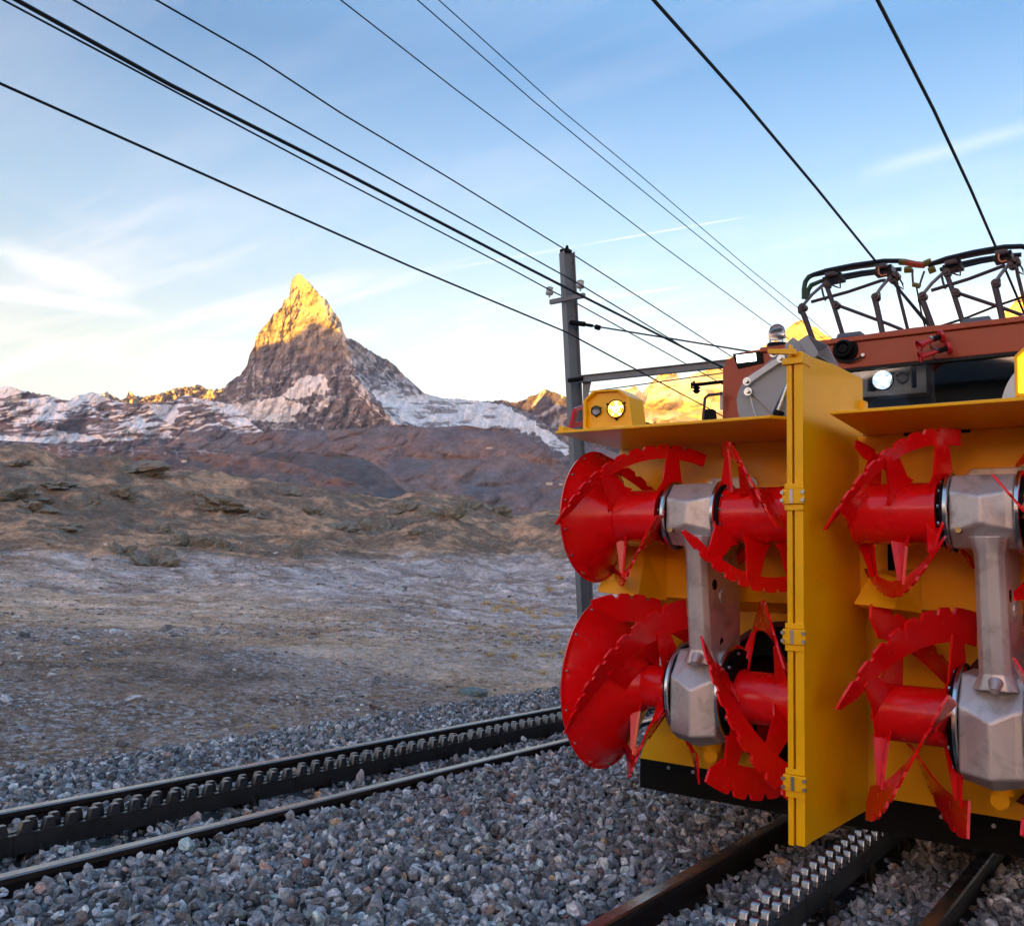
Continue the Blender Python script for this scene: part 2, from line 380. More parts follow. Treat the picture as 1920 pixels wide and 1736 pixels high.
# the great pyramid
def ridgex(y): return ip(y, [(505, 562), (530, 577), (560, 606), (600, 616), (625, 640), (700, 668), (740, 690), (800, 745), (900, 850)])
def d_(x, y):
    xr = ridgex(y); xr = xr + (fbm(y * .08, x * 0 + 2, 8) - .5) * 10
    L = np.maximum(0, xr - x); Rr = np.maximum(0, x - xr)
    D = 9000 + (830 - y) * 4.3 + L * 3.4 + Rr * 8.0
    D = D - 260 * np.exp(-((x - (560 - (y - 515) * .95)) / 22) ** 2) * sst(520, 600, y)
    n = (ridged(x * .028 + y * .012, y * .012 + 3, 61, 5, .5) - .5) * 190 + (ridged(x * .13, y * .06, 65, 4, .55) - .5) * 55 + (fbm(y * .22 + x * .06, x * .05, 66, 3) - .5) * 35
    return D + n * np.clip((y - 505) / 40, .15, 1)
def c_(x, y):
    wx = x + (fbm(x * .09, y * .09, 70) - .5) * 22; wy = y + (fbm(x * .09, y * .09, 71) - .5) * 16
    str_ = fbm(y * .10 + x * .05, x * .05 - y * .02, 72, 5, .6)
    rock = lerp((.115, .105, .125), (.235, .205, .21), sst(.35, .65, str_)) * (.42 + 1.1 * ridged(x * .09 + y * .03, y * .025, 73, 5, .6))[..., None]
    cap = sst(700, 600, y); rock = rock * (1 - cap[..., None]) + rock * np.array((1.95, 1.8, 1.3)) * cap[..., None]  # summit rock brightened and yellowed, sunlight painted into its colour
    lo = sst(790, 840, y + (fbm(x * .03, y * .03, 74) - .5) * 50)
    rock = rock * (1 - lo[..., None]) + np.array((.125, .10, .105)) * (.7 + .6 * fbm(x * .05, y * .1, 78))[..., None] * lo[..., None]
    rv = rock.mean(-1)
    sn = np.zeros_like(x)
    for pl in ([(562, 706), (600, 702), (618, 726), (606, 738), (580, 740), (560, 747), (530, 746)],
               [(586, 768), (612, 742), (634, 744), (617, 760), (592, 769)],
               [(395, 775), (440, 760), (480, 750), (520, 744), (548, 752), (566, 762), (580, 757), (575, 772), (545, 776), (560, 792), (520, 790), (480, 785), (450, 797), (430, 788), (400, 782)],
               [(700, 742), (715, 722), (760, 735), (800, 740), (860, 745), (935, 752), (960, 770), (1000, 790), (1060, 830), (1080, 860), (1040, 845), (1000, 815), (960, 800), (900, 803), (850, 803), (812, 797), (775, 800), (735, 772)]):
        sn = np.maximum(sn, pinp(wx, wy, pl).astype(float) * .95)
    north = pinp(wx, y, [(568, 512), (640, 596), (652, 634), (700, 655), (760, 705), (830, 745), (860, 810), (775, 806), (735, 795), (700, 765), (672, 740), (652, 690), (640, 640), (612, 600), (590, 545)])
    stk = ridged(x * .10 - y * .10, y * .03 + x * .03, 75, 5, .6)
    sn = np.maximum(sn, north * sst(.42, .62, stk) * (.35 + .45 * sst(600, 800, y)))
    dust = sst(.60, .70, ridged(x * .06, y * .09, 76, 5)) * sst(640, 720, y) * sst(860, 790, y)
    sn = np.maximum(sn, dust * .45)
    holes = sst(.60, .68, fbm(x * .025 + 9, y * .11, 77, 5, .62)) * (x > 690); sn = sn * (1 - .8 * holes)
    c = rock * (1 - sn[..., None]) + np.array((.90, .91, .95)) * (.85 + .2 * fbm(x * .05, y * .12, 79))[..., None] * sn[..., None]
    return c
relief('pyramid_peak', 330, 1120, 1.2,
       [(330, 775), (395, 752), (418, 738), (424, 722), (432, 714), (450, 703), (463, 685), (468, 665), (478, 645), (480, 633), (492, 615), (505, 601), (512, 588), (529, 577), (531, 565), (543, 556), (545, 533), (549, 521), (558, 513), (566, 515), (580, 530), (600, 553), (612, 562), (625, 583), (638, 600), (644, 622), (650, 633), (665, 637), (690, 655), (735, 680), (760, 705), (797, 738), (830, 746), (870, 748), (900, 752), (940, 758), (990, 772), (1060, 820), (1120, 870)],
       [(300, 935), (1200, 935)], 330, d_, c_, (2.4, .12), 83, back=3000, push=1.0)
# snowy rock ridge on the left
def d_(x, y): return 7600 + (880 - y) * 6.5 + (ridged(x * .012 + y * .010, y * .012, 91, 5, .5) - .5) * 420 + (ridged(x * .06, y * .07, 92, 4) - .5) * 60
def c_(x, y):
    band = fbm(y * .22 + x * .03 + 4 * fbm(x * .02, y * .02, 93), x * .035, 94, 5, .6)
    big = fbm(x * .02, y * .03, 95, 4)
    s = sst(.45, .53, band * .62 + big * .38 + (770 - y) * .0022)
    glac = pinp(x, y + (fbm(x * .05, y * .05, 96) - .5) * 14, [(-500, 800), (0, 812), (60, 820), (160, 812), (180, 820), (250, 815), (260, 824), (150, 828), (80, 834), (0, 826), (-500, 830)])
    s = s * sst(838, 800, y + (fbm(x * .04, y * .02, 97) - .5) * 40)
    s = np.maximum(s, glac * .95)
    sh = pinp(x + (fbm(x * .08, y * .08, 98) - .5) * 20, y, [(270, 757), (330, 760), (335, 775), (322, 795), (300, 785)])
    s = np.maximum(s, sh * .9)
    rock = lerp((.12, .105, .12), (.20, .15, .15), sst(.4, .6, fbm(x * .03, y * .05, 99)))
    return rock * (1 - s[..., None]) + np.array((.90, .91, .95)) * s[..., None]
relief('snowy_ridge', -500, 560, 1.5, [(-500, 700), (-200, 715), (0, 725), (20, 726), (60, 736), (85, 738), (130, 751), (145, 741), (172, 736), (185, 739), (210, 750), (240, 755), (300, 757), (330, 750), (352, 739), (370, 746), (400, 751), (440, 760), (480, 800), (520, 830), (560, 850)],
       [(-500, 900), (600, 900)], 150, d_, c_, (3, .07), 101)
# brown foothills in shade
def foot(nm, x0, x1, top, d0, slope, cols, sd, bt=1010, amp=200, rows=110, snow=0):
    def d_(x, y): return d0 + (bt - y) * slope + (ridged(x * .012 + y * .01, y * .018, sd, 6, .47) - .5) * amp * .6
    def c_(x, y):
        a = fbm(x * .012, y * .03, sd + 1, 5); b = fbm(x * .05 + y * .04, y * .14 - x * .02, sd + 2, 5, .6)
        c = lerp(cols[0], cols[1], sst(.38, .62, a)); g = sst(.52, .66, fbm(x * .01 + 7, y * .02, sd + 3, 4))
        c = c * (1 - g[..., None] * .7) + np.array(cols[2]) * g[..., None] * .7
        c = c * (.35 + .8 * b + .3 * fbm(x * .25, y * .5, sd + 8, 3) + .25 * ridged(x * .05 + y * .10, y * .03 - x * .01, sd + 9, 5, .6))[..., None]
        if snow:
            q = sst(.66, .7, ridged(x * .05, y * .12 + 3, sd + 4, 4)) * sst(snow, snow - 40, y) * .7
            c = c * (1 - q[..., None]) + np.array((.6, .6, .65)) * q[..., None]
        return c
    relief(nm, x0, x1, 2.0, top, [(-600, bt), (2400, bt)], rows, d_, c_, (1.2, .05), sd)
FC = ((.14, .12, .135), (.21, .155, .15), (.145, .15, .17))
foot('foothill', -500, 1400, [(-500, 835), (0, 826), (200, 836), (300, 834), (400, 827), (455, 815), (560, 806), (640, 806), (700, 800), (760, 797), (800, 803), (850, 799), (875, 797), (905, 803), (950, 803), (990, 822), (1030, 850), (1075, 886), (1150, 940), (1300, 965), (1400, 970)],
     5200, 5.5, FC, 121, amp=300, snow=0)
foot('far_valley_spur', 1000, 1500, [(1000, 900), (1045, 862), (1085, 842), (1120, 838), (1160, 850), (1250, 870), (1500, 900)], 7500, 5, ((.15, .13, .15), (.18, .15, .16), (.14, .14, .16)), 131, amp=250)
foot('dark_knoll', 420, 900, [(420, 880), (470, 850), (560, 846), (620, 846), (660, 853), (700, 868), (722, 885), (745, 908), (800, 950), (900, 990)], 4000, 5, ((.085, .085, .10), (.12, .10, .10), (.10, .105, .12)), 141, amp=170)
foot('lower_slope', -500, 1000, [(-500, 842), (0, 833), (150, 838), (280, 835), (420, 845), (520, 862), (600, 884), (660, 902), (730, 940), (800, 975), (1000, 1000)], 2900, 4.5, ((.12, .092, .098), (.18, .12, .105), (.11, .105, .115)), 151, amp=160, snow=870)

# unseen range added far behind the camera, crest shaped to shade the valley
S = np.array([-sdir.x, -sdir.y]); S /= np.linalg.norm(S); PER = np.array([-S[1], S[0]])   # PER: to the left of the light
# (column, row, distance) of points where the light begins
_t = []
for px_, py_, d_km in [(-400, 700, 16000), (120, 758, 16100), (330, 754, 16100), (440, 752, 16100), (466, 662, 10350), (482, 645, 10300), (500, 640, 10250), (530, 632, 10080), (545, 612, 10000), (570, 598, 9980), (590, 604, 9960), (616, 610, 9950), (800, 690, 9700), (1022, 736, 11900), (1060, 762, 11900),
                       (1180, 806, 12800), (1300, 826, 12700), (1500, 820, 12700), (2000, 800, 12700), (2600, 780, 13000)]:
    q = CAMPOS + ray(px_, py_) / F * d_km; _t.append((q[0] * PER[0] + q[1] * PER[1], q[0] * S[0] + q[1] * S[1], q[2]))
_t.sort(); _t = np.array(_t)
us = np.linspace(-24000, 24000, 1400); nb = len(us)
zline = np.interp(us, _t[:, 0], _t[:, 2]); vt = np.interp(us, _t[:, 0], _t[:, 1])
BV = 30000.0
hb_ = zline + (BV + vt) * math.tan(SUN_EL) + (ridged(us / 700, us * 0, 171, 5, .55) - .5) * 60
rowsB = []; colB = []
for k, (dv, hf) in enumerate([(3500, 0.0), (2500, .3), (1600, .52), (900, .72), (400, .88), (150, .96), (0, 1.0), (-200, .95), (-900, .7), (-3000, 0)]):
    h_ = hb_ * hf + (ridged(us / 700, us * 0 + k * .9, 172, 5, .6) - .5) * 420 * (1 if 0 < hf < 1 else 0)
    if hf == 0: h_ = h_ * 0 - 600
    base = -(BV - dv); rowsB.append(np.stack([base * S[0] + us * PER[0], base * S[1] + us * PER[1], h_], -1))
    sn_ = sst(.45, .6, fbm(us / 500, us * 0 + k * .7, 173)) * (hf > .4); colB.append(lerp((.1, .08, .08), (.7, .7, .72), sn_))
tag(grid_mesh('sun_blocker_range', np.stack(rowsB), np.stack(colB), M['mountain'], smooth=False), None, None, None, 'structure')

# ---------------------------------------------------------------- near ground
crest = [(-900, 840), (-300, 850), (0, 853), (60, 856), (130, 868), (215, 866), (250, 880), (320, 890), (420, 893), (520, 905), (620, 915), (700, 936), (740, 933), (790, 922), (850, 928), (900, 941), (960, 963), (1010, 956), (1060, 948), (1160, 935), (1400, 930), (2300, 960), (4000, 1000)]
def az2px(az):      # azimuth relative to the view axis -> column at the horizon
    return PP[0] + F * np.tan(np.clip(az, -1.25, 1.25))
FAZ = math.atan2(_Fw[0], _Fw[1])
def gz(x, y):
    """height of the ground"""
    x = np.asarray(x, float); y = np.asarray(y, float)
    dx = x - CAMPOS[0]; dy = y - CAMPOS[1]; r = np.hypot(dx, dy)
    az = (np.arctan2(dx, dy) - FAZ + math.pi) % (2 * math.pi) - math.pi
    px = az2px(az); front = sst(1.45, 1.0, np.abs(az))
    zc = 1.42 + (hor(px) - ip(px, crest)) / F * 110 * np.sqrt(1 + ((px - 960) / F) ** 2) ** 0
    zc = zc * front + 2.0 * (1 - front)
    low = ip(px, [(-500, .0), (200, 0), (700, -.2), (1000, -.9), (1400, -1)])
    k = zc / 9.5
    z = np.where(r < 34, np.interp(r, [0, 5, 9, 13, 20, 34], [-.42, -.40, -.30, -.25, -.22, -.15]) + low * sst(14, 34, r) * .6, 0)
    zf = np.interp(r, [34, 48, 60, 80, 95, 104, 110], [0, .05, .115, .36, .66, .90, 1.0])
    z2 = (-.15 + low * .6) + (zc + .15 - low * .6) * zf
    z3 = zc - np.interp(r, [110, 116, 130, 200, 600, 3000], [0, .6, 4, 26, 150, 700])
    z = np.where(r >= 34, z2, z); z = np.where(r > 110, z3, z)
    # humps and hollows
    amp = np.interp(r, [0, 6, 15, 40, 110, 200], [0, .0, .10, .40, .9, 4])
    z = z + (fbm(x / 9, y / 9, 201, 5) - .5) * 2 * amp * .8
    z = z + (ridged(x / 5, y / 5, 202, 5, .6) - .55) * np.interp(r, [10, 50, 100, 300], [.0, .50, 1.1, 1.1])
    z = z + (fbm(x * 1.7, y * 1.7, 203, 4) - .5) * np.interp(r, [4, 12, 60], [.02, .10, .25])
    # the bank beside the line
    z = z + .28 * sst(-6.0, -9.5, x) * sst(-18, -11, x)
    # formation under the ballast
    t = sst(-6.2, -4.8, x) * sst(9.0, 6.0, x) * sst(100, 60, np.abs(y))
    return z * (1 - t) + (-.30) * t
azs = np.concatenate([np.linspace(-.86, .95, 900), np.linspace(.97, 2 * math.pi - .88, 90)])
rr_ = np.concatenate([[0.02, .4, 1.2], np.geomspace(2.0, 125, 560), np.geomspace(128, 3000, 40)])
AZ, RR = np.meshgrid(azs, rr_); gx = CAMPOS[0] + RR * np.sin(AZ + FAZ); gy = CAMPOS[1] + RR * np.cos(AZ + FAZ)
GZ = gz(gx, gy)
def gcol(x, y, z):
    dx = x - CAMPOS[0]; dy = y - CAMPOS[1]; r = np.hypot(dx, dy)
    az = (np.arctan2(dx, dy) - FAZ + math.pi) % (2 * math.pi) - math.pi
    px = az2px(az)
    py = hor(px) - (z - 1.42) / np.maximum(r * np.cos(az), .3) * F
    jit = (fbm(x / 2.5, y / 2.5, 212, 5, .6) - .5)
    py_ = py + jit * 60; big = fbm(x / 7, y / 7, 213, 5); fine = fbm(x * 1.3, y * 1.3, 214, 5, .6); mid_ = fbm(x / 1.6, y / 1.6, 260, 5, .6)
    A = np.array
    # warm grass slope with darker heath and lichen rock
    hill = lerp(A((.21, .12, .075)), A((.56, .31, .185)), sst(.38, .60, mid_ * .5 + big * .25 + fine * .25))
    dk_ = sst(.46, .56, ridged(x / 7 + 3, y / 5, 261, 5, .55) * .55 + .45 * fbm(x / 2.5, y / 2.5, 262, 4))
    hill = hill * (1 - .8 * dk_[..., None]) + A((.15, .105, .078)) * .8 * dk_[..., None]
    rk = sst(.60, .68, ridged(x / 5, y / 5, 217, 5, .6) * .6 + .4 * fbm(x / 1.5, y / 1.5, 218)); hill = hill * (1 - .7 * rk[..., None]) + A((.20, .19, .15)) * .7 * rk[..., None]
    # frosted flat
    flat = lerp(A((.36, .25, .22)), A((.64, .50, .46)), sst(.38, .60, mid_ * .5 + fine * .5))
    st_ = sst(.54, .62, fbm(x / 3.5, y / 1.1, 263, 5, .6)); flat = flat * (1 - .55 * st_[..., None]) + A((.17, .12, .105)) * .55 * st_[..., None]
    edge = ip(px, [(-900, 1140), (0, 1165), (300, 1182), (500, 1212), (650, 1240), (800, 1275), (930, 1312), (1300, 1330)])
    tanm = sst(95, 20, np.abs(py + jit * 40 - (edge - 38))) * sst(.30, .5, big + .1)
    flat = flat * (1 - .75 * tanm[..., None]) + A((.66, .43, .29)) * .75 * tanm[..., None]
    m_ = sst(1030, 1062, py_)[..., None]; c = hill * (1 - m_) + flat * m_
    bank = sst(-8, 8, py + jit * 26 - edge)
    bk = lerp(A((.19, .12, .088)), A((.34, .225, .175)), sst(.36, .62, fine))
    c = c * (1 - bank[..., None]) + bk * bank[..., None]
    c = c * (.62 + .76 * fbm(x / .9, y / .9, 222, 5, .65))[..., None] * 1.15
    fr = bank * (.40 + .6 * sst(.42, .60, fbm(x / 2.2, y / 2.2, 220, 5))) * .9 + (1 - bank) * m_[..., 0] * sst(.46, .62, fbm(x / 4, y / 4, 264, 5)) * .8 + (1 - m_[..., 0]) * .10
    global FROST
    FROST = np.clip(fr, 0, 1) * sst(-5.0, -6.0, x)
    c = c * np.minimum(1, .80 / np.maximum(c.max(-1), 1e-4))[..., None]
    t = (sst(-6.0, -5.0, x) * sst(9.0, 6.0, x))[..., None]
    return c * (1 - t) + A((.02, .02, .022)) * t
ground = grid_mesh('ground', np.stack([gx, gy, GZ], -1), gcol(gx, gy, GZ), M['ground'], closed=True)
fa = ground.data.attributes.new('frost', 'FLOAT', 'POINT'); fa.data.foreach_set('value', FROST.reshape(-1).astype(np.float32))
tag(ground, None, None, None, 'structure')

# ---------------------------------------------------------------- ballast
from mathutils import noise as mnoise
def stone_mesh(name, sd, mat, flat=.62, n=15):
    rnd = random.Random(sd); bm = bmesh.new()
    for i in range(n):
        while True:
            v = Vector((rnd.uniform(-1, 1), rnd.uniform(-1, 1), rnd.uniform(-1, 1)))
            if .6 < v.length < 1.0: break
        v.normalize(); k = rnd.uniform(.82, 1.1)
        bm.verts.new((v.x * .5 * k, v.y * .38 * k, v.z * .5 * flat * k))
    r = bmesh.ops.convex_hull(bm, input=bm.verts)
    for g in list(bm.verts):
        if not g.link_faces: bm.verts.remove(g)
    bmesh.ops.bevel(bm, geom=list(bm.edges), offset=.022, segments=1, affect='EDGES')
    me = bpy.data.meshes.new(name); bm.to_mesh(me); bm.free(); me.materials.append(mat)
    return bpy.data.objects.new(name, me)
def stone_mat(name):
    m, nt, b = newmat(name)
    a = N(nt, 'ShaderNodeAttribute'); a.attribute_name = 'scol'; a.attribute_type = 'INSTANCER'
    n1 = noise(nt, 3.2, 6, .7, dist=.5); n2 = noise(nt, 11, 4, .6)
    c = mixc(nt, 1.0, a.outputs['Color'], ramp(nt, n1, [(.35, (.40,) * 3), (.65, (1.7,) * 3)]), 'MULTIPLY')
    vein = ramp(nt, mathn(nt, 'ABSOLUTE', mathn(nt, 'SUBTRACT', noise(nt, 2.2, 5, .6, dist=1.2), .5)), [(0, (.55,) * 3), (.025, (0,) * 3)])
    c = mixc(nt, vein, c, (.40, .40, .43))
    g = N(nt, 'ShaderNodeNewGeometry'); edge = ramp(nt, g.outputs['Pointiness'], [(.5, (0,) * 3), (.56, (.35,) * 3)])
    c = mixc(nt, mathn(nt, 'MULTIPLY', edge, .12), c, (.5, .5, .53))
    lk(nt, c, b.inputs['Base Color']); b.inputs['Roughness'].default_value = .7; b.inputs['Specular IOR Level'].default_value = .25
    bump(nt, b, n2, .35, .02); return m
M['stone'] = stone_mat('ballast_stone')
vcol = bpy.data.collections.new('stone_variants')
for i in range(16): vcol.objects.link(stone_mesh('stone_shape', 300 + i, M['stone'], .45 + .35 * ((i * 7) % 5) / 4, 12 + i % 6))
def scatter(name, pts, rot, scl, colr, vc, label, cat):
    me = bpy.data.meshes.new(name); n = len(pts); me.vertices.add(n); me.vertices.foreach_set('co', np.asarray(pts, np.float32).reshape(-1))
    for nm, ty, arr, k in (('rot', 'FLOAT_VECTOR', rot, 'vector'), ('scl', 'FLOAT_VECTOR', scl, 'vector')):
        at_ = me.attributes.new(nm, ty, 'POINT'); at_.data.foreach_set(k, np.asarray(arr, np.float32).reshape(-1))
    at_ = me.attributes.new('scol', 'FLOAT_COLOR', 'POINT'); cc = np.ones((n, 4), np.float32); cc[:, :3] = colr; at_.data.foreach_set('color', cc.reshape(-1))
    ob = bpy.data.objects.new(name, me); COL.objects.link(ob)
    ng = bpy.data.node_groups.new(name + '_nodes', 'GeometryNodeTree')
    ng.interface.new_socket('Geometry', in_out='INPUT', socket_type='NodeSocketGeometry'); ng.interface.new_socket('Geometry', in_out='OUTPUT', socket_type='NodeSocketGeometry')
    gi = ng.nodes.new('NodeGroupInput'); go = ng.nodes.new('NodeGroupOutput'); ip_ = ng.nodes.new('GeometryNodeInstanceOnPoints')
    ci = ng.nodes.new('GeometryNodeCollectionInfo'); ci.inputs['Collection'].default_value = vc; ci.inputs['Separate Children'].default_value = True; ci.inputs['Reset Children'].default_value = True
    ip_.inputs['Pick Instance'].default_value = True
    ri = ng.nodes.new('FunctionNodeRandomValue'); ri.data_type = 'INT'; ri.inputs['Min'].default_value = 0; ri.inputs['Max'].default_value = len(vc.objects) - 1
    for sk in ri.inputs:
        if sk.type == 'INT' and sk.name == 'Max': sk.default_value = len(vc.objects) - 1
        if sk.type == 'INT' and sk.name == 'Min': sk.default_value = 0
    def nattr(nm, ty):
        a = ng.nodes.new('GeometryNodeInputNamedAttribute'); a.data_type = ty; a.inputs['Name'].default_value = nm
        return [o for o in a.outputs if o.enabled and o.name == 'Attribute'][0]
    L = ng.links.new
    L(gi.outputs[0], ip_.inputs['Points']); L(ci.outputs[0], ip_.inputs['Instance'])
    L([o for o in ri.outputs if o.enabled][0], ip_.inputs['Instance Index'])
    e = ng.nodes.new('FunctionNodeEulerToRotation'); L(nattr('rot', 'FLOAT_VECTOR'), e.inputs[0]); L(e.outputs[0], ip_.inputs['Rotation'])
    L(nattr('scl', 'FLOAT_VECTOR'), ip_.inputs['Scale']); L(ip_.outputs[0], go.inputs[0])
    mo = ob.modifiers.new('scatter', 'NODES'); mo.node_group = ng
    me.materials.append(vc.objects[0].data.materials[0])
    tag(ob, label, cat, None, 'stuff'); return ob
def frustum(x, y, z, mx=.10, my=.06):
    d = np.stack([x - CAMPOS[0], y - CAMPOS[1], z - CAMPOS[2]], -1) @ RW.T
    px = PP[0] + F * d[:, 0] / np.maximum(d[:, 2], .01); py = PP[1] + F * d[:, 1] / np.maximum(d[:, 2], .01)
    return (d[:, 2] > .3) & (px > -1920 * mx) & (px < 1920 * (1 + mx)) & (py < 1736 * (1 + my)) & (py > 0)
TR_L = -3.325; TR_R = 0.03       # track centres
def ballast_top(x, y):
    b = np.interp(x, [-4.95, -3.95, -3.8, -2.86, -2.70, -1.5, -.65, 2.4], [-.065, -.06, -.085, -.085, -.050, -.062, -.115, -.115]) + 0.012 * (vn(x * 1.3, y * 1.3, 5) - .5) * 2
    b = b - .05 * sst(.22, .30, 0) 
    b = np.where(x < -4.95, b - (-4.95 - x) * .34, b); return np.where(x > 2.4, b - (x - 2.4) * .4, b)
rs = np.random.RandomState(3)
def stone_cols(n):
    k = rs.rand(n); v = rs.lognormal(.28, .66, n)[:, None]
    base = np.tile(np.array((.170, .162, .168)), (n, 1))
    base[k < .30] = (.12, .118, .13); base[(k >= .30) & (k < .42)] = (.17, .15, .145); base[(k >= .42) & (k < .50)] = (.13, .15, .145)
    base[(k >= .50) & (k < .56)] = (.27, .27, .30); base[(k >= .56) & (k < .60)] = (.15, .095, .08)
    c = base * v
    c[k > .988] = (.52, .30, .15); c[(k > .982) & (k <= .988)] = (.55, .48, .42); c[(k > .975) & (k <= .982)] = (.22, .08, .05)
    return np.clip(c, .02, .62)
P_ = []; S_ = []
for (n, ymin, ymax, xmin, xmax, s0, s1, dz0, dz1) in [(40000, .8, 9, -5.8, 2.7, .055, .088, -.055, -.012), (30000, .8, 9, -5.8, 2.7, .040, .080, -.016, .018), (12000, .8, 9, -5.8, 2.7, .026, .045, -.004, .020), (26000, 9, 18, -5.9, -.3, .045, .075, -.02, .01), (9000, 18, 40, -6, -.5, .06, .10, -.02, .01)]:
    x = rs.uniform(xmin, xmax, n); y = rs.uniform(ymin, ymax, n)
    lim = -5.35 - .28 * (vn(y * .8, y * 0, 44) - .5) * 2 - rs.exponential(.05, n); ok = x > lim
    z = ballast_top(x, y) + rs.uniform(dz0, dz1, n)
    ok &= frustum(x, y, z)
    sc = rs.uniform(s0, s1, n) * np.where(rs.rand(n) < .06, 1.35, 1)
    for cx in (TR_L, TR_R):
        for rx in (cx - .535, cx + .535): z = np.where(np.abs(x - rx) < .060, z - .05, z)
        z = np.where(np.abs(x - cx) < .11, z - .06, z)
        inside = np.abs(x - cx) < .5; z = np.where(inside & (np.abs(((y - .25) % .66) - .33) > .22), z - .045, z)
    P_.append(np.stack([x, y, z], -1)[ok]); S_.append(sc[ok])
P_ = np.concatenate(P_); S_ = np.concatenate(S_); n = len(P_)
rot = np.stack([rs.normal(0, .8, n), rs.normal(0, .8, n), rs.uniform(0, 6.28, n)], -1)
scl = np.stack([S_ * rs.uniform(.95, 1.6, n), S_ * rs.uniform(.9, 1.45, n), S_ * rs.uniform(.75, 1.35, n)], -1)
print('stones', n)
scatter('ballast_gravel', P_, rot, scl, stone_cols(n), vcol, 'loose blue-grey crushed stone ballast lying between and around the rails', 'gravel')
# bed under the stones
mb = MB()
xs_ = np.linspace(-5.7, 2.9, 40); ys_ = np.linspace(-6, 60, 80)
v_ = [(x, y, float(ballast_top(np.array(x), np.array(y))) - .05) for y in ys_ for x in xs_]
mb.add(v_, [(j * 40 + i, j * 40 + i + 1, (j + 1) * 40 + i + 1, (j + 1) * 40 + i) for j in range(79) for i in range(39)])
bed = mb.build('track_bed', M['dark'], smooth=True); tag(bed, None, None, None, 'structure')

# ---------------------------------------------------------------- tracks
RAILP = [(-.0625, -.155), (.0625, -.155), (.0625, -.146), (.012, -.132), (.008, -.045), (.034, -.034), (.035, -.008), (.028, 0), (-.028, 0), (-.035, -.008), (-.034, -.034), (-.008, -.045), (-.012, -.132), (-.0625, -.146)]
def sweep_y(mb, prof, cx, cz, y0, y1, topidx=()):
    n = len(prof); o = len(mb.v)
    mb.v += [Vector((cx + p[0], y, cz + p[1])) for y in (y0, y1) for p in prof]
    for i in range(n):
        mb.f.append((o + i, o + (i + 1) % n, o + n + (i + 1) % n, o + n + i)); mb.m.append(1 if i in topidx else 0)
    mb.f.append(tuple(o + k for k in range(n))); mb.m.append(0); mb.f.append(tuple(o + n + k for k in reversed(range(n)))); mb.m.append(0)
def make_track(cx, label, y0, y1, ty0, ty1, round_=True):
    tmat = M['tooth'] if round_ else M['tooth_dark']
    t = empty('rack_railway_track', (cx, 0, -.155), label, 'track')
    for s_ in (-1, 1):
        m_ = MB(); sweep_y(m_, RAILP, cx + s_ * .528, 0, y0, y1, (6, 7, 8)); m_.build('rail', [M['raildark'], M['railtop']], t, smooth=False)
    # two toothed bars side by side, teeth staggered by half a pitch
    segs = []
    tm = MB(); w = .019
    tp = [(-.034, 0), (.034, 0), (.030, .030), (.023, .056), (.012, .062), (-.012, .062), (-.023, .056), (-.030, .030)]
    if not round_: tp = [(-.034, 0), (.034, 0), (.031, .020), (.020, .058), (-.020, .058), (-.031, .020)]
    proto = None
    for k, ox in enumerate((-.033, .033)):
        y = y0
        while y < y1:
            ye = min(y + 1.8, y1); m_ = MB(); m_.box(cx + ox - w, cx + ox + w, y + .002, ye - .002, -.075, .020)
            if abs((y + ye) / 2) < 40:
                for yb in np.arange(y + .3, ye, .6): m_.cyl((cx + ox - w - .010, yb, -.03), (cx + ox + w + .010, yb, -.03), .014, 6)
            bar = m_.build('rack_bar', M['rack'], t, bevel=0)
            segs.append((k, ox, y, ye, bar)); y = ye
    cnt = 0
    rest = MB()
    for k, ox, ya, yb, bar in segs:
        i0 = math.ceil((ya - k * .06 + .03) / .12); yy = i0 * .12 + k * .06
        while yy + .036 < yb - .0:
            if ty0 <= yy <= ty1 and cnt < 290:
                if proto is None:
                    m_ = MB(); m_.prism([(-w + .001, p[0], p[1]) for p in tp], (2 * w - .002, 0, 0)); proto = m_.build('rack_tooth', tmat, None, bevel=.006 if round_ else .0025, bseg=2); o = proto
                else:
                    o = proto.copy(); COL.objects.link(o)
                o.parent = bar; o.location = (ox, yy, .155 + .0205); cnt += 1
            elif yy < 45:
                rest.prism([(cx + ox - w + .001, yy + p[0], .0205 + p[1]) for p in tp], (2 * w - .002, 0, 0))
            yy += .12
    r_ = rest.build('distant_rack_teeth', tmat, t); tag(r_, kind='stuff')
    # brackets that carry the rack on each sleeper, the sleepers themselves
    y = y0 + .25
    while y < min(y1, 22):
        m_ = MB(); m_.box(cx - .78, cx + .78, y - .115, y + .115, -.19, -.158)
        m_.box(cx - .78, cx + .78, y - .05, y + .05, -.158, -.150)
        sl = m_.build('sleeper', M['sleeper'], t, bevel=.006)
        for sx in (-1, 1):
            m_ = MB()
            m_.prism([(cx + sx * .046, y, -.145), (cx + sx * .125, y, -.145), (cx + sx * .046, y, -.035)], (0, .014, 0))
            m_.box(cx + sx * .046 - .004, cx + sx * .046 + .004, y - .06, y + .06, -.15, -.01)
            m_.tube([(cx + sx * .085, y - .055, -.145), (cx + sx * .10, y - .05, -.09), (cx + sx * .10, y + .05, -.09), (cx + sx * .085, y + .055, -.145)], .009, 6)
            m_.build('rack_chair', M['sleeper'], t)
            for s2 in (-1, 1):
                if y > 9: continue
                m_ = MB(); xx = cx + sx * .535 + s2 * .075; m_.box(xx - .025, xx + .025, y - .035, y + .035, -.150, -.128); m_.cyl((xx, y, -.13), (xx, y, -.095), .012, 6)
                m_.build('rail_clip', M['sleeper'], t)
        y += .66
    return t
make_track(TR_L, 'open rack railway track on the left, its toothed rack bars between two shiny rails', -3, 60, 1.9, 11.5, False)
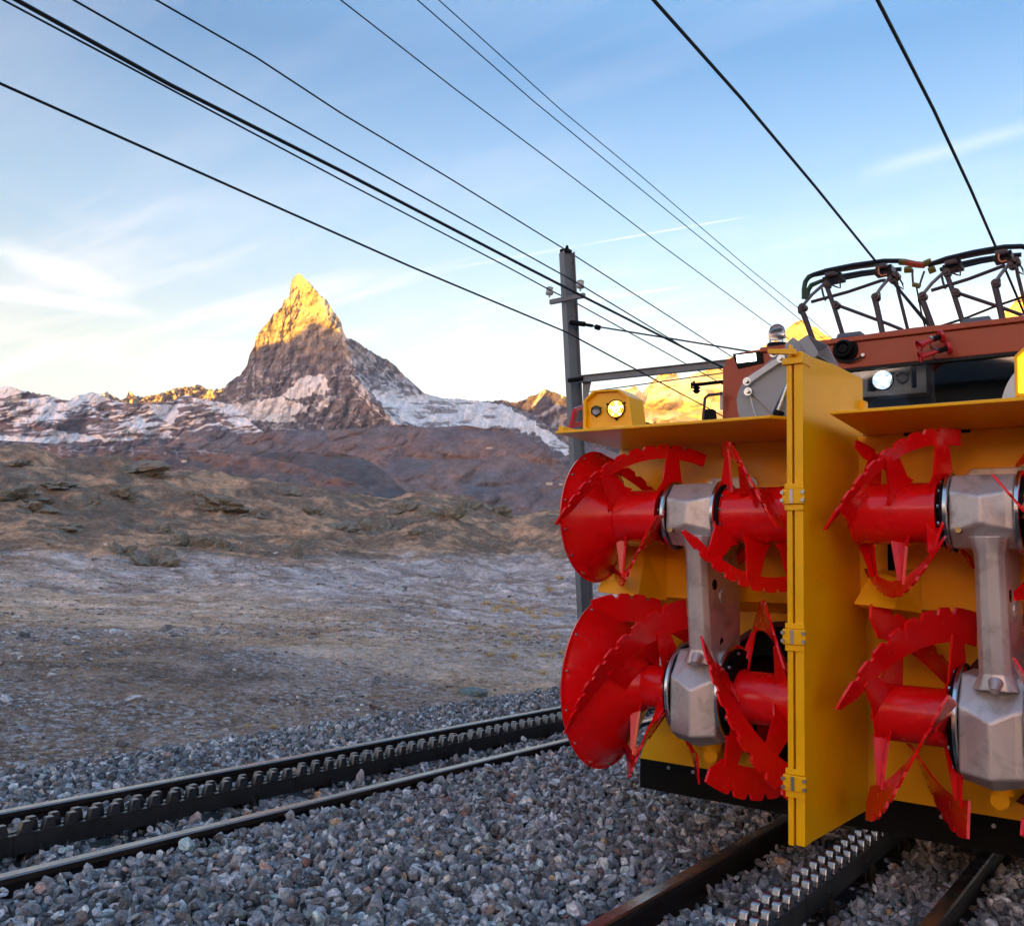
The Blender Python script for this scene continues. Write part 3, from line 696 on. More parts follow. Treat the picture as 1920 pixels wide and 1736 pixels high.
make_track(TR_R, 'rack railway track running under the yellow snow plough', -3, 40, 1.5, 6.3)

# ---------------------------------------------------------------- rotary snow plough
pl = empty('rotary_snow_plough', (.06, 5.0, .25), 'yellow two-sided rotary snow plough head with four red toothed augers and a tall centre divider', 'snow plough')
WY = 5.0; WL = 5.27
def hole_wall(parent, name, outer, holes, y, mat, thick=.03):
    loops = [[Vector((x, z, 0)) for x, z in outer]] + [[Vector((x, z, 0)) for x, z in h] for h in holes]
    tris = tessellate_polygon(loops); flat = [v for l in loops for v in l]; n = len(flat)
    m = MB(); vs_ = [(v.x, y, v.y) for v in flat] + [(v.x, y + thick, v.y) for v in flat]
    f = [tuple(t) for t in tris] + [tuple(i + n for i in reversed(t)) for t in tris]
    o = 0
    for l in loops:
        k = len(l); f += [(o + i, o + (i + 1) % k, o + (i + 1) % k + n, o + i + n) for i in range(k)]; o += k
    m.add(vs_, f); return m.build(name, mat, parent)
def circ(cx, cz, r, n=40): return [(cx + r * math.cos(2 * math.pi * i / n), cz + r * math.sin(2 * math.pi * i / n)) for i in range(n)]
HC = [(-.40, .74), (.90, .74)]; HR = .43
m = MB(); m.box(-1.35, 1.47, WY, WY + .03, 1.27, 2.163); m.build('back_wall', M['yellow'], pl)
m = MB(); m.prism([(-1.34, WY + .001, 1.268), (-1.34, WL, 1.20), (-1.34, WL + .03, 1.20), (-1.34, WY + .03, 1.30)], (2.80, 0, 0)); m.build('step_plate', M['yellow'], pl)
outer = [(-1.33, 1.199), (-1.22, 1.12), (-1.14, .95), (-1.12, .66), (-1.31, .32), (-1.33, .262), (1.45, .262), (1.43, .32), (1.26, .66), (1.28, .95), (1.36, 1.12), (1.46, 1.199)]
hole_wall(pl, 'lower_wall', outer, [circ(x, z, HR - .02) for x, z in HC], WL, M['yellow'])
for (cx, cz) in HC:
    m = MB(); m.lathe((cx, WL - .012, cz), (0, 1, 0), [(0, HR - .045), (0, HR - .015), (.011, HR - .012), (.011, HR - .045)], 48); rg = m.build('fan_ring', M['maroon'], pl, smooth=True)
    m = MB(); m.lathe((cx, WL + .03, cz), (0, 1, 0), [(0, HR - .02), (.5, HR - .05), (.5, .01)], 48); m.build('fan_housing', M['maroon'], pl, smooth=True)
    m = MB(); m.lathe((cx, WL + .10, cz), (0, 1, 0), [(0, .005), (0, .10), (.03, .13), (.35, .13)], 32); hub = m.build('fan', M['red'], pl, smooth=True)
    for k in range(5):
        a = k * 2 * math.pi / 5 + .3; c_, s_ = math.cos(a), math.sin(a); m = MB()
        p = [(cx + c_ * r - s_ * w, WL + .12 + d, cz + s_ * r + c_ * w) for r, w, d in ((.12, -.03, 0), (.39, -.06, .02), (.39, .10, .10), (.12, .05, .08))]
        m.prism(p, (0, .012, 0)); m.build('fan_blade', M['maroon'], hub)
    m = MB(); m.cyl((cx, WL + .10, cz), (cx, WL + .07, cz), .055, 20); m.build('fan_cap', M['cast'], hub, smooth=True)
# black apron under the yellow wall
m = MB(); m.box(-1.33, 1.45, WL + .005, WL + .028, .085, .261); ap = m.build('apron', M['black'], pl)
for px_, py_ in ((1254, 1429), (1765, 1519), (1863, 1536), (1300, 1437), (1660, 1501)):
    p = at(px_, py_, 1, WL); m = MB(); m.cyl((p.x, WL + .005, p.z - .03), (p.x, WL - .008, p.z - .03), .011, 6); m.build('bolt', M['bolt'], ap)
# shelf (two plates)
zs = 2.165
m = MB(); m.prism([(-1.33, 4.24, zs), (-.10, 4.25, zs), (.027, 4.42, zs), (.027, 5.1, zs), (-1.35, 5.1, zs)], (0, 0, .016)); sh1 = m.build('top_shelf', M['yellow'], pl, bevel=.003)
m = MB(); m.prism([(.18, 4.27, zs), (1.46, 4.27, zs), (1.47, 5.1, zs), (.135, 5.1, zs), (.135, 5.0, zs)], (0, 0, .016)); sh2 = m.build('top_shelf', M['yellow'], pl, bevel=.003)
for sh, xs2 in ((sh1, (-1.0, -.62, -.25)), (sh2, (.35, .62, .90, 1.2))):
    for x in xs2: m = MB(); m.box(x - .02, x + .02, WY - .012, WY - .001, zs - .014, zs - .001); m.build('clamp', M['black'], sh)
m = MB(); m.tube([(-1.31, 4.262, zs + .03), (-1.31, 4.46, zs + .03)], .018, 8); m.build('edge_bar', M['yellow'], sh1)
# side deflectors between upper and lower augers
def defl(x0, x1, z0, z1, sx):
    m = MB(); yb = WY - .001
    P = [(x0, yb, z0), (x1, yb, z0 - .02), (x1, yb, z1), (x0 + sx * .07, yb, z1), (x0, yb - .28, z0 + .02), (x1 - sx * .08, yb - .20, z0), (x1 - sx * .08, yb - .12, z1 - .05), (x0 + sx * .07, yb - .20, z1 - .02)]
    m.add(P, [(0, 1, 2, 3), (4, 7, 6, 5), (0, 4, 5, 1), (3, 2, 6, 7), (0, 3, 7, 4), (1, 5, 6, 2)]); m.build('deflector', M['yellow'], pl, bevel=.004)
defl(-1.33, -1.02, 1.27, 1.60, 1)
defl(.145, .40, 1.27, 1.47, 1)
m = MB(); m.box(.245, .30, WY - .03, WY - .001, 1.46, 1.60); m.build('cover_plate', M['black'], pl)
# divider: panel, two posts, three hinges, cap
m = MB(); m.prism([(.052, 4.20, .255), (.052, 5.09, .232), (.052, 5.09, 2.49), (.052, 4.60, 2.475), (.052, 4.20, 2.44)], (.047, 0, 0)); dv = m.build('centre_divider', M['yellow'], pl, bevel=.003)
m = MB(); m.box(.034, .0505, 4.22, 5.05, .26, 2.40); m.build('divider_core', M['yellow'], dv)
m = MB(); m.box(.063, .103, 4.12, 4.198, .255, 2.40); m.build('post', M['yellow'], dv, bevel=.004)
m = MB(); m.box(.028, .053, 4.12, 4.198, .25, 2.40); m.build('post', M['yellow'], dv, bevel=.004)
m = MB(); m.box(.053, .063, 4.17, 4.198, .26, 2.40); m.build('gap_shade', M['black'], dv)  # black strip paints the shade in the slit between the posts
m = MB(); m.box(.012, .108, 4.105, 4.22, 2.385, 2.415); m.box(.03, .10, 4.13, 4.30, 2.416, 2.445); m.box(.045, .06, 4.10, 4.128, 2.416, 2.475); m.build('post_cap', M['yellow'], dv, bevel=.003)
m = MB(); m.prism([(-.05, 4.09, 2.445), (.08, 4.09, 2.425), (.08, 4.09, 2.45), (-.05, 4.09, 2.465)], (0, .03, 0)); m.build('latch_bar', M['yellow'], dv)
for py_ in (931, 1194, 1468):
    z = at(1496, py_, 1, 4.12).z; m = MB(); m.box(.014, .116, 4.098, 4.119, z - .034, z + .034); hg = m.build('hinge', M['yellow'], dv, bevel=.003)
    m = MB(); m.box(.051, .065, 4.092, 4.0975, z - .03, z + .03); m.build('hinge_pin', M['bolt'], hg)
    for bx in (.018, .112):
        for bz in (-.018, .018): m = MB(); m.cyl((bx, 4.097, z + bz), (bx, 4.085, z + bz), .009, 10); m.build('bolt', M['bolt'], hg, smooth=True)
    m = MB(); m.box(.022, .108, 4.108, 4.119, z - .062, z - .036); m.box(.022, .108, 4.108, 4.119, z + .036, z + .060); m.build('hinge_block', M['yellow'], hg, bevel=.002)
m = MB(); m.box(.099, .125, 5.02, 5.09, 2.19, 2.36); m.build('rear_bracket', M['yellow'], dv, bevel=.003)

def auger(cx_drum, ya, za, rd, blades, x0, slope, x1, rin, rout, spokes, cone=None, rev=1, tooth=.085, tdep=.02, seedx=0):
    """one toothed ribbon auger on a horizontal shaft"""
    a, b = cx_drum; m = MB()
    m.lathe((a, ya, za), (1, 0, 0), [(0, .02), (0, rd + .006), (.018, rd + .006), (.020, rd), (b - a - .03, rd), (b - a - .028, rd + .012), (b - a - .012, rd + .012), (b - a - .012, .02)], 48)
    dr = m.build('auger', M['red'], pl, smooth=True)
    if cone:
        xr, xd, rr = cone; L = xd - xr; t = .008 * (1 if L > 0 else -1); m = MB()
        prof = [(0, rr + .008), (0, rr - .002), (L * .04, rr - .020), (L * .25, rr * .80), (L * .5, rr * .5 + rd * .42), (L * .75, rd + (rr - rd) * .13), (L, rd + .004)]
        back = [(d - t * 1.6, max(r - .008, .02)) for d, r in prof[::-1]]
        m.lathe((xr, ya, za), (1, 0, 0), [(0, rr + .008)] + prof[1:] + back + [(0, rr + .008)], 64); cn_ = m.build('cone', M['red'], dr, smooth=True)
        for k in range(14):
            an = k * 2 * math.pi / 14 + .2; m = MB(); r_ = rr - .012
            xx = xr + L * .028
            m.cyl((xx, ya - r_ * math.cos(an), za + r_ * math.sin(an)), (xx + t * 1.4, ya - r_ * math.cos(an), za + r_ * math.sin(an)), .0065, 8); m.build('rivet', M['bolt'], cn_)
    for th0 in blades:
        m = MB(); span = abs(x1 - x0); arc = abs(slope) * span; Lh = math.hypot(rad(arc) * rout, span); nt_ = max(4, int(Lh / tooth)); ns = nt_ * 10
        vs_ = []
        for i in range(ns + 1):
            t = i / ns; x = x0 + (x1 - x0) * t; th = rad(th0 + slope * (x1 - x0) * t * (1 if x1 > x0 else -1) * (1 if x1 > x0 else -1))
            ph = (t * nt_) % 1.0; tr_ = min(1, max(0, (abs(ph - .5) - .10) * 9)); ro = rout - tdep * (1 - tr_) if .08 < t < .93 else rout - (0 if t > .5 else 0)
            e = min(t / .07, 1); ri = rout - (rout - rin) * (.45 + .55 * e)
            for dx in (-.006, .006):
                for r in (ri, ro): vs_.append((x + dx, ya - r * math.cos(th), za + r * math.sin(th)))
        f = []
        for i in range(ns):
            o = i * 4; q = o + 4
            f += [(o, o + 1, q + 1, q), (o + 3, o + 2, q + 2, q + 3), (o + 1, o + 3, q + 3, q + 1), (o + 2, o, q, q + 2)]
        f += [(0, 2, 3, 1), (ns * 4, ns * 4 + 1, ns * 4 + 3, ns * 4 + 2)]
        m.add(vs_, f); m.build('blade', M['red'], dr, smooth=True, angle=30)
        for xs_p in spokes:
            th = rad(th0 + slope * (xs_p - x0)); rdv = Vector((0, -math.cos(th), math.sin(th))); tv = Vector((0, math.sin(th), math.cos(th))); ax = Vector((1, 0, 0))
            w = (tv * .9 + ax * .42 * (1 if slope > 0 else -1)).normalized(); nn = rdv.cross(w).normalized(); o = Vector((xs_p, ya, za))
            m = MB(); P = [o + rdv * (rd - .012) - w * .098, o + rdv * (rd + .035) - w * .066, o + rdv * (rin + .035) - w * .038, o + rdv * (rin + .035) + w * .038, o + rdv * (rd + .035) + w * .066, o + rdv * (rd - .012) + w * .098]
            m.prism([p - nn * .006 for p in P], nn * .012)
            P = [o + rdv * (rd - .01) + nn * .006, o + rdv * (rin + .01) + nn * .006, o + rdv * (rin + .01) + nn * .018, o + rdv * (rd - .01) + nn * .06]
            m.prism([p - w * .005 for p in P], w * .010)
            m.build('spoke', M['red'], dr)
    return dr
YA = 4.57; ZU = 1.722; ZL = .785; YL = 4.70
auger((-1.10, -.79), YA, ZU, .143, (-10, 110, -130), -1.28, 205, -.66, .315, .392, (-1.04, -.78), cone=(-1.25, -1.07, .368))
auger((-.45, -.04), YA, ZU, .143, (105, -15, -135), -.53, -240, -.04, .315, .392, (-.42, -.28, -.14))
auger((.21, .60), YA, ZU, .143, (-14, 106, -134), .175, 232, .66, .315, .392, (.25, .43, .60))
auger((.955, 1.22), YA, ZU, .143, (20, 140, -100), .86, -205, 1.52, .315, .392, (.98, 1.24), cone=(1.48, 1.20, .368))
auger((-1.02, -.77), YL, ZL, .118, (-28, 67, -118, 157), -1.235, 195, -.70, .345, .505, (-1.0, -.79), cone=(-1.235, -.965, .475), tooth=.105, tdep=.030)
auger((-.43, -.04), YL, ZL, .135, (40, 130, -50, -140), -.48, -235, -.03, .345, .505, (-.42, -.16), tooth=.105, tdep=.030)
auger((.27, .64), YL, ZL + .005, .132, (6, 96, -84, -174), .215, 225, .67, .345, .505, (.31, .61), tooth=.105, tdep=.030)
auger((.96, 1.16), YL, ZL + .005, .132, (40, 130, -50, -140), .90, -195, 1.54, .345, .505, (.99, 1.18), cone=(1.50, 1.10, .475), tooth=.105, tdep=.030)

def gearcase(cx, big=False):
    z = ZL + .005 if big else ZU; hw = .128 if big else .130; r = .243 if big else .172; ya = YL if big else YA
    if big:
        side = [(-.225, -.19), (-.225, .09), (-.12, .225), (.12, .225), (.22, .10), (.22, -.14), (.12, -.235), (-.14, -.235)]
        mid = [(-.262, -.205), (-.262, .03), (-.15, .20), (.12, .23), (.24, .10), (.24, -.15), (.12, -.262), (-.16, -.262)]
    else:
        side = [(-.150, -.085), (-.150, .085), (-.075, .165), (.08, .165), (.155, .08), (.155, -.08), (.07, -.16), (-.08, -.16)]
        mid = [(-.190, -.055), (-.190, .060), (-.085, .165), (.08, .175), (.17, .08), (.17, -.08), (.07, -.175), (-.09, -.165)]
    m = MB(); n = 8; vs_ = []
    for x, k in ((-hw, 0), (-hw + .035, .18), (0.0, 1), (hw - .035, .18), (hw, 0)):
        for (a, b), (a2, b2) in zip(side, mid): vs_.append((cx + x, ya + a + (a2 - a) * k, z + b + (b2 - b) * k))
    f = [(j * n + i, j * n + (i + 1) % n, (j + 1) * n + (i + 1) % n, (j + 1) * n + i) for j in range(4) for i in range(n)] + [tuple(range(n)), tuple(4 * n + i for i in reversed(range(n)))]
    m.add(vs_, f)
    if not big:
        m.box(cx - .09, cx + .09, ya + .1, WY - .02, z - .12, z + .14)
    g = m.build('gear_case', M['cast'], pl, bevel=.010, bseg=3)
    for sx in (-1, 1):
        m = MB(); x = cx + sx * hw
        m.lathe((x, ya, z), (sx, 0, 0), [(0, r + .004), (.004, r + .014), (.018, r + .014), (.022, r + .006), (.022, .05)], 48); fl = m.build('flange', M['chrome'], g, smooth=True)
        m = MB(); m.lathe((x + sx * .0225, ya, z), (sx, 0, 0), [(0, r - .004), (.014, r - .006), (.014, r - .045), (.03, r - .05), (.03, .05)], 48); m.build('seal', M['black'], fl, smooth=True)
        for k in range(10 if big else 12):
            a = 2 * math.pi * k / (10 if big else 12) + .15; rb = r - .026; m = MB()
            c0 = Vector((x + sx * .036, ya - rb * math.cos(a), z + rb * math.sin(a))); m.cyl(c0, c0 + Vector((sx * .012, 0, 0)), .009, 6); m.build('bolt', M['bolt'], fl)
    return g
for cu, cx, cl in ((-.605, -.57, -.60), (.775, .80, .78)):
    cx_leg = cx; cx = cu; g1 = gearcase(cx)
    m = MB(); m.cyl((cx - .085, YA - .150, ZU - .085), (cx - .085, YA - .188, ZU - .085), .014, 6); m.build('drain_plug', M['brass'], g1)
    m = MB(); m.prism([(cx + a, WY - .002, ZU + b) for a, b in ((-.15, .06), (-.15, .22), (-.13, .245), (.13, .245), (.15, .22), (.15, .06))], (0, -.02, 0)); mp_ = m.build('mounting_plate', M['cast'], pl, bevel=.004)
    for bx in (-.12, .12):
        m = MB(); m.cyl((cx + bx, WY - .022, ZU + .205), (cx + bx, WY - .04, ZU + .205), .016, 6); m.build('bolt', M['bolt'], mp_)
    g2 = gearcase(cl, True); cx = cx_leg
    m = MB(); zt, zb = ZU - .15, ZL + .19; yf = YA - .165; LW = .060
    def sec(zz, w, fy): return [(cx - w, fy + .035, zz), (cx - w * .62, fy + .004, zz), (cx - .006, fy - .004, zz), (cx + w * .62, fy + .004, zz), (cx + w, fy + .035, zz), (cx + w * 1.02, YA + .30, zz), (cx - w * 1.02, YA + .30, zz)]
    lv = [sec(zt + .04, .080, yf - .012), sec(zt - .04, LW, yf), sec(zb + .05, LW + .004, yf + .06), sec(zb - .02, .09, yf + .05)]
    vs_ = [v for l in lv for v in l]; n = 7
    m.add(vs_, [(j * n + i, j * n + (i + 1) % n, (j + 1) * n + (i + 1) % n, (j + 1) * n + i) for j in range(3) for i in range(n)] + [tuple(range(n)), tuple(3 * n + i for i in reversed(range(n)))])
    lg = m.build('gear_leg', M['cast'], pl, bevel=.006, bseg=3)
    m = MB(); m.tube([(cx + .01, yf + .045, zb + .02), (cx + .01, yf + .0, zb - .015)], [.03, .018], 16); m.cyl((cx + .01, yf + .0, zb - .015), (cx + .01, yf - .003, zb - .018), .005, 8); m.build('breather', M['cast'], lg, smooth=True)
    for k, (dy, zz, r_) in enumerate(((.10, 1.36, .028), (.20, 1.30, .040), (.19, 1.06, .024))):
        m = MB(); xx = cx + LW * 1.02 + .001
        m.cyl((xx, yf + .03 + dy, zz), (xx + (.008 if k == 1 else .002), yf + .03 + dy, zz), r_, 20); cv_ = m.build('cover_hole_disc', M['cast'] if k == 1 else M['black'], lg, smooth=True)  # black discs paint the dark of holes; only the middle disc is a cover
        if k == 1:
            for q in range(6):
                a = q * math.pi / 3; m = MB(); c0 = Vector((xx + .008, yf + .03 + dy + .024 * math.cos(a), zz + .024 * math.sin(a))); m.cyl(c0, c0 + Vector((.005, 0, 0)), .005, 6); m.build('screw', M['bolt'], cv_)
    # lower stay under the gear case
    m = MB(); m.tube([(cl, YL + .02, ZL - .25), (cl, YL + .02, ZL - .30)], .05, 20); m.tube([(cl - .01, YL + .02, ZL - .33), (cl + .01, WL, ZL - .33)], .04, 16); m.build('lower_stay', M['yellow'], pl, smooth=True)

# headlamp boxes on the shelf
def lamp(parent, c, n, r, lit, ring='black'):
    c = Vector(c); n = Vector(n).normalized()
    m = MB(); m.lathe(c, n, [(0, r * .2), (0, r * 1.12), (.018, r * 1.12), (.018, r), (.010, r)], 32); L = m.build('headlamp', M[ring], parent, smooth=True)
    m = MB(); m.lathe(c + n * .004, n, [(0, .001), (.0, r * .98)], 32); m.build('bulb', lit, L)
    if lit in (M['lamp_warm'], M['lamp_white']):
        m = MB(); m.lathe(c + n * .006, n, [(0, .001), (.001, r * .42)], 7); m.build('filament', M['filament'], L)
        for k in range(5):
            a = k * 1.257 + .3; u = n.cross(Vector((0, 0, 1))).normalized(); w = u.cross(n); p = c + n * .005 + (u * math.cos(a) + w * math.sin(a)) * r * .72
            m = MB(); m.lathe(p, n, [(0, .001), (.001, r * .14)], 6); m.build('facet', M['filament'], L)
    m = MB(); m.lathe(c + n * .012, n, [(0, r * .99), (.004, r * .9), (.010, r * .5), (.012, .001)], 32); m.build('lens', M['lens'], L, smooth=True)
    for k in range(3):
        a = k * 2.094 + .5; up = Vector((0, 0, 1)); u = n.cross(up).normalized(); w = u.cross(n); p = c + (u * math.cos(a) + w * math.sin(a)) * r * 1.25
        m = MB(); m.cyl(p, p + n * .012, r * .14, 8); m.build('lug', M[ring], L)
    return L
def lampbox(pts, y, depth, face, lit1, lit2, right=False):
    P = [at(a, b, 1, y) for a, b in pts]; cxm = sum((p for p in P), Vector()) / len(P)
    inner = [cxm + (p - cxm) * .88 for p in P]
    m = MB(); n = len(P); D = Vector((0, depth, 0)); R_ = Vector((0, .028, 0))
    vs_ = P + inner + [p + R_ for p in inner] + [p + D for p in P]
    f = [(i, (i + 1) % n, n + (i + 1) % n, n + i) for i in range(n)] + [(n + i, n + (i + 1) % n, 2 * n + (i + 1) % n, 2 * n + i) for i in range(n)] + [(i, 3 * n + i, 3 * n + (i + 1) % n, (i + 1) % n) for i in range(n)] + [tuple(3 * n + i for i in range(n))]
    m.add(vs_, f); bx = m.build('headlamp_box', M['yellow'], pl, bevel=.004)
    m = MB(); m.add([p + R_ * .99 for p in inner], [tuple(range(n))]); m.build('lamp_panel', face, bx)
    return bx
b1 = lampbox([(1092.6, 808), (1092.6, 751), (1112, 732), (1160, 729), (1178, 742), (1186, 801)], 4.42, .17, M['yellow'], None, None)
c1 = at(1156, 767, 1, 4.445); lamp(b1, c1, (0.25, -1, -.02), .047, M['lamp_warm'])
c2 = at(1119, 771, 1, 4.445); lamp(b1, c2, (0.25, -1, -.02), .026, M['rod'])
m = MB(); p0 = at(1092, 808, 1, 4.42); m.box(p0.x + .0, p0.x + .27, 4.45, 4.56, zs + .017, p0.z + .0); m.build('lamp_foot', M['yellow'], b1)
m = MB(); m.tube([at(1188, 790, 1, 4.5), at(1200, 792, 1, 4.55), at(1212, 794, 1, 4.6), at(1222, 797, 1, 4.7), (-1.0, 4.85, 2.19)], .009, 8); m.build('lamp_cable', M['rubber'], b1, smooth=True)
b2 = lampbox([(1903, 744), (1901, 668), (1918, 652), (1985, 640), (2010, 655), (2012, 742)], 4.60, .17, M['glow_yellow'], None, None)
lamp(b2, at(1970, 700, 1, 4.625), (-.1, -1, -.02), .047, M['lamp_warm'])
m = MB(); p0 = at(1904, 744, 1, 4.6); m.box(p0.x, p0.x + .04, 4.62, 4.70, zs + .017, p0.z); m.build('lamp_foot', M['yellow'], b2)
# red tail-lamp bracket behind the left box
XR = -1.40
q = [at(a, b, 0, XR) for a, b in ((1064, 805), (1073, 766), (1094, 758), (1094, 797))]; qi = [at(a, b, 0, XR) for a, b in ((1074, 792), (1079, 771), (1092, 767), (1092, 789))]
m = MB(); D = Vector((.02, 0, 0)); m.add(q + qi + [p + D for p in q] + [p + D for p in qi], [(0, 1, 5, 4), (1, 2, 6, 5), (2, 3, 7, 6), (3, 0, 4, 7), (8, 12, 13, 9), (9, 13, 14, 10), (10, 14, 15, 11), (11, 15, 12, 8), (0, 8, 9, 1), (1, 9, 10, 2), (2, 10, 11, 3), (3, 11, 8, 0), (4, 5, 13, 12), (5, 6, 14, 13), (6, 7, 15, 14), (7, 4, 12, 15)])
m.build('tow_bracket', M['hornred'], pl, bevel=.003)

# throwing chutes (left grey, right pale) above the shelf
def chute(YC, dxp, mat, full=True):
    def A(a, b, y=YC): return at(a + dxp, b, 1, y)
    arc = [(1388, 790), (1383, 770), (1381, 750), (1383, 738), (1388, 725), (1397, 712), (1410, 700), (1425, 692), (1447, 672), (1462, 655), (1482, 650), (1492, 700), (1492, 790)]
    m = MB(); m.prism([A(a, b) for a, b in arc], (0, .014, 0)); ch = m.build('chute', mat, pl, bevel=.002)
    if not full: return ch
    m = MB(); m.prism([A(a, b) - Vector((0, .016, 0)) for a, b in ((1406, 735), (1424, 700), (1440, 684), (1480, 664), (1480, 711), (1450, 775), (1445, 772))], (0, .008, 0)); m.build('chute_panel', mat, ch, bevel=.002)
    # hood: open duct turned to the right
    y0, y1 = YC - .22, YC + .12
    def duct(pl_, pr_, a, b, nm):
        m = MB(); P = [at(x, y, 1, a) for x, y in pl_]; Q = [at(x, y, 1, b) for x, y in pr_]; n = len(P)
        m.add(P + Q, [(i, i + 1, n + i + 1, n + i) for i in range(n - 1)]); o = m.build(nm, mat, ch); s_ = o.modifiers.new('thickness', 'SOLIDIFY'); s_.thickness = .006; return o
    # lower neck
    m = MB(); m.prism([at(a, b, 1, YC - .10) for a, b in ((1471, 646), (1486, 632), (1499, 640), (1530, 672), (1523, 690), (1482, 682))], (0, .2, 0)); m.build('chute_neck', mat, ch, bevel=.003)
    F1 = [at(a, b, 1, YC - .16) for a, b in ((1497, 638), (1513, 628), (1534, 660), (1530, 670), (1515, 668))]
    m = MB(); m.add(F1 + [p + Vector((0, .008, 0)) for p in F1], [(0, 1, 2, 3, 4), (9, 8, 7, 6, 5)] + [(i, (i + 1) % 5, 5 + (i + 1) % 5, 5 + i) for i in range(5)]); m.build('hood_side', mat, ch, bevel=.002)
    B = [at(1513, 628, 1, YC - .16), at(1552, 647, 1, YC + .12), at(1574, 690, 1, YC + .12), at(1533, 665, 1, YC - .16)]
    m = MB(); m.add([at(1513, 628, 1, YC - .16), at(1552, 647, 1, YC + .12), at(1531, 662, 1, YC + .12), at(1503, 636, 1, YC + .1)], [(0, 1, 2, 3)]); o = m.build('hood_top', mat, ch); o.modifiers.new('t', 'SOLIDIFY').thickness = .006
    m = MB(); m.add([at(1552, 647, 1, YC + .12), at(1574, 691, 1, YC + .12), at(1540, 680, 1, YC + .15), at(1531, 662, 1, YC + .15)], [(0, 1, 2, 3)]); o = m.build('hood_side', mat, ch); o.modifiers.new('t', 'SOLIDIFY').thickness = .006
    m = MB(); m.add([at(1533, 666, 1, YC - .16), at(1574, 691, 1, YC + .12), at(1540, 690, 1, YC + .12), at(1526, 672, 1, YC - .14)], [(0, 1, 2, 3)]); o = m.build('hood_floor', mat, ch); o.modifiers.new('t', 'SOLIDIFY').thickness = .006
    # link bar, pivots, hydraulic rod
    a_, b_ = A(1400, 715, YC - .05), A(1464, 672, YC - .05)
    d = (b_ - a_).normalized(); w = Vector((-d.z, 0, d.x)) * .022
    m = MB(); m.prism([a_ - w - d * .02, b_ - w * .8 + d * .02, b_ + w * .8 + d * .02, a_ + w - d * .02], (0, .012, 0)); lk_ = m.build('link_bar', M['lgrey'], ch, bevel=.004)
    for a, b in ((1400, 715), (1464, 672), (1402, 734), (1450, 662)):
        p = A(a, b, YC - .052); m = MB(); m.cyl(p + Vector((0, .03, 0)), p, .026, 20); m.cyl(p, p - Vector((0, .02, 0)), .014, 6); m.build('pivot', M['chrome'], lk_, smooth=True, angle=25)
    m = MB(); m.tube([A(1480, 715, YC - .03), A(1458, 776, YC - .03)], .016, 14); m.build('hydraulic_rod', M['chrome'], ch, smooth=True)
    m = MB(); m.tube([A(1462, 770, YC - .03), A(1455, 788, YC - .03)], .03, 14); m.build('rod_end', M['black'], ch, smooth=True)
    m = MB(); m.tube([A(1406, 742, YC - .02), A(1412, 765, YC - .02), A(1420, 790, YC - .02)], .004, 6); m.build('cable', M['lgrey'], ch)
    return ch
chute(5.45, 0, M['grey'])
Y2 = 5.45; m = MB(); cc = at(1982, 765, 1, Y2); m.prism([Vector((cc.x + .26 * math.cos(a), Y2, cc.z + .30 * math.sin(a))) for a in np.linspace(math.pi * 1.1, math.pi * .35, 20)] + [cc + Vector((.2, 0, -.15))], (0, .014, 0)); m.build('chute', M['lgrey'], pl)

# ---------------------------------------------------------------- locomotive behind the plough
lo = empty('plough_locomotive', (.06, 6.43, 0), 'russet plough locomotive cab with wide windscreen, red horns and twin pantographs, behind the yellow plough', 'locomotive')
CY = 6.43; CXL, CXR = -1.30, 1.42
def fz(px_, py_): return at(px_, py_, 1, CY)
ztop = 3.075; zf = 2.855
m = MB(); m.prism([(CXL, CY, 1.2), (CXL, CY, 2.955), (CXL + .10, CY, 3.055), (CXL + .50, CY, 3.075), (CXL + .50, CY, 2.80), (-1.13, CY, 2.74), (-1.13, CY, 1.2)], (0, .05, 0)); m.build('cab_front', M['brown'], lo, bevel=.006)
m = MB(); m.box(CXL + .501, CXR, CY, CY + .05, zf, 3.075); fas = m.build('fascia', M['brown'], lo, bevel=.004)
m = MB(); m.box(CXL + .3, CXR, CY - .025, CY - .001, 3.035, 3.072); m.build('roof_gutter', M['brown'], lo, bevel=.006)
m = MB(); m.box(CXR - .14, CXR, CY, CY + .05, 1.2, zf - .001); m.build('cab_front', M['brown'], lo)
m = MB()
for x in (CXL, CXR - .04): m.box(x, x + .04, CY + .052, 13.0, .9, 3.0)
m.box(CXL + .041, CXR - .041, 12.9, 13.0, .9, 3.0); sd_ = m.build('side_wall', M['brown'], lo); sd_['kind'] = 'stuff' if False else 'structure_part'; del sd_['kind']
m = MB(); m.prism([(CXL, CY + .052, 3.002), (CXL, CY + .052, 3.02), (CXL + .12, CY + .052, 3.07), (.06, CY + .052, 3.10), (CXR - .12, CY + .052, 3.07), (CXR, CY + .052, 3.02), (CXR, CY + .052, 3.002)], (0, 6.5, 0)); m.build('roof', M['brown'], lo)
m = MB(); m.box(-1.05, 1.17, 5.9, 12.8, .22, 1.0); m.build('underframe', M['black'], lo)
m = MB(); m.box(CXL + .05, CXR - .05, 5.35, CY - .002, .95, 1.9); m.build('front_deck', M['black'], lo)
m = MB(); m.box(CXL + .06, CXR - .06, CY + .8, CY + .84, 1.2, 2.99); m.build('cab_bulkhead', M['gray_mid'], lo)
m = MB(); m.box(CXL + .06, CXR - .06, CY + .06, CY + .78, 2.10, 2.16); m.build('driver_desk', M['dark'], lo)
m = MB(); m.box(.42, .60, CY + .5, CY + .58, 2.17, 2.55); m.build('driver_seat', M['dark'], lo, bevel=.02)
m = MB(); m.box(-1.128, CXR - .142, CY + .02, CY + .026, 1.9, zf - .002); m.build('windscreen', M['pane'], lo)
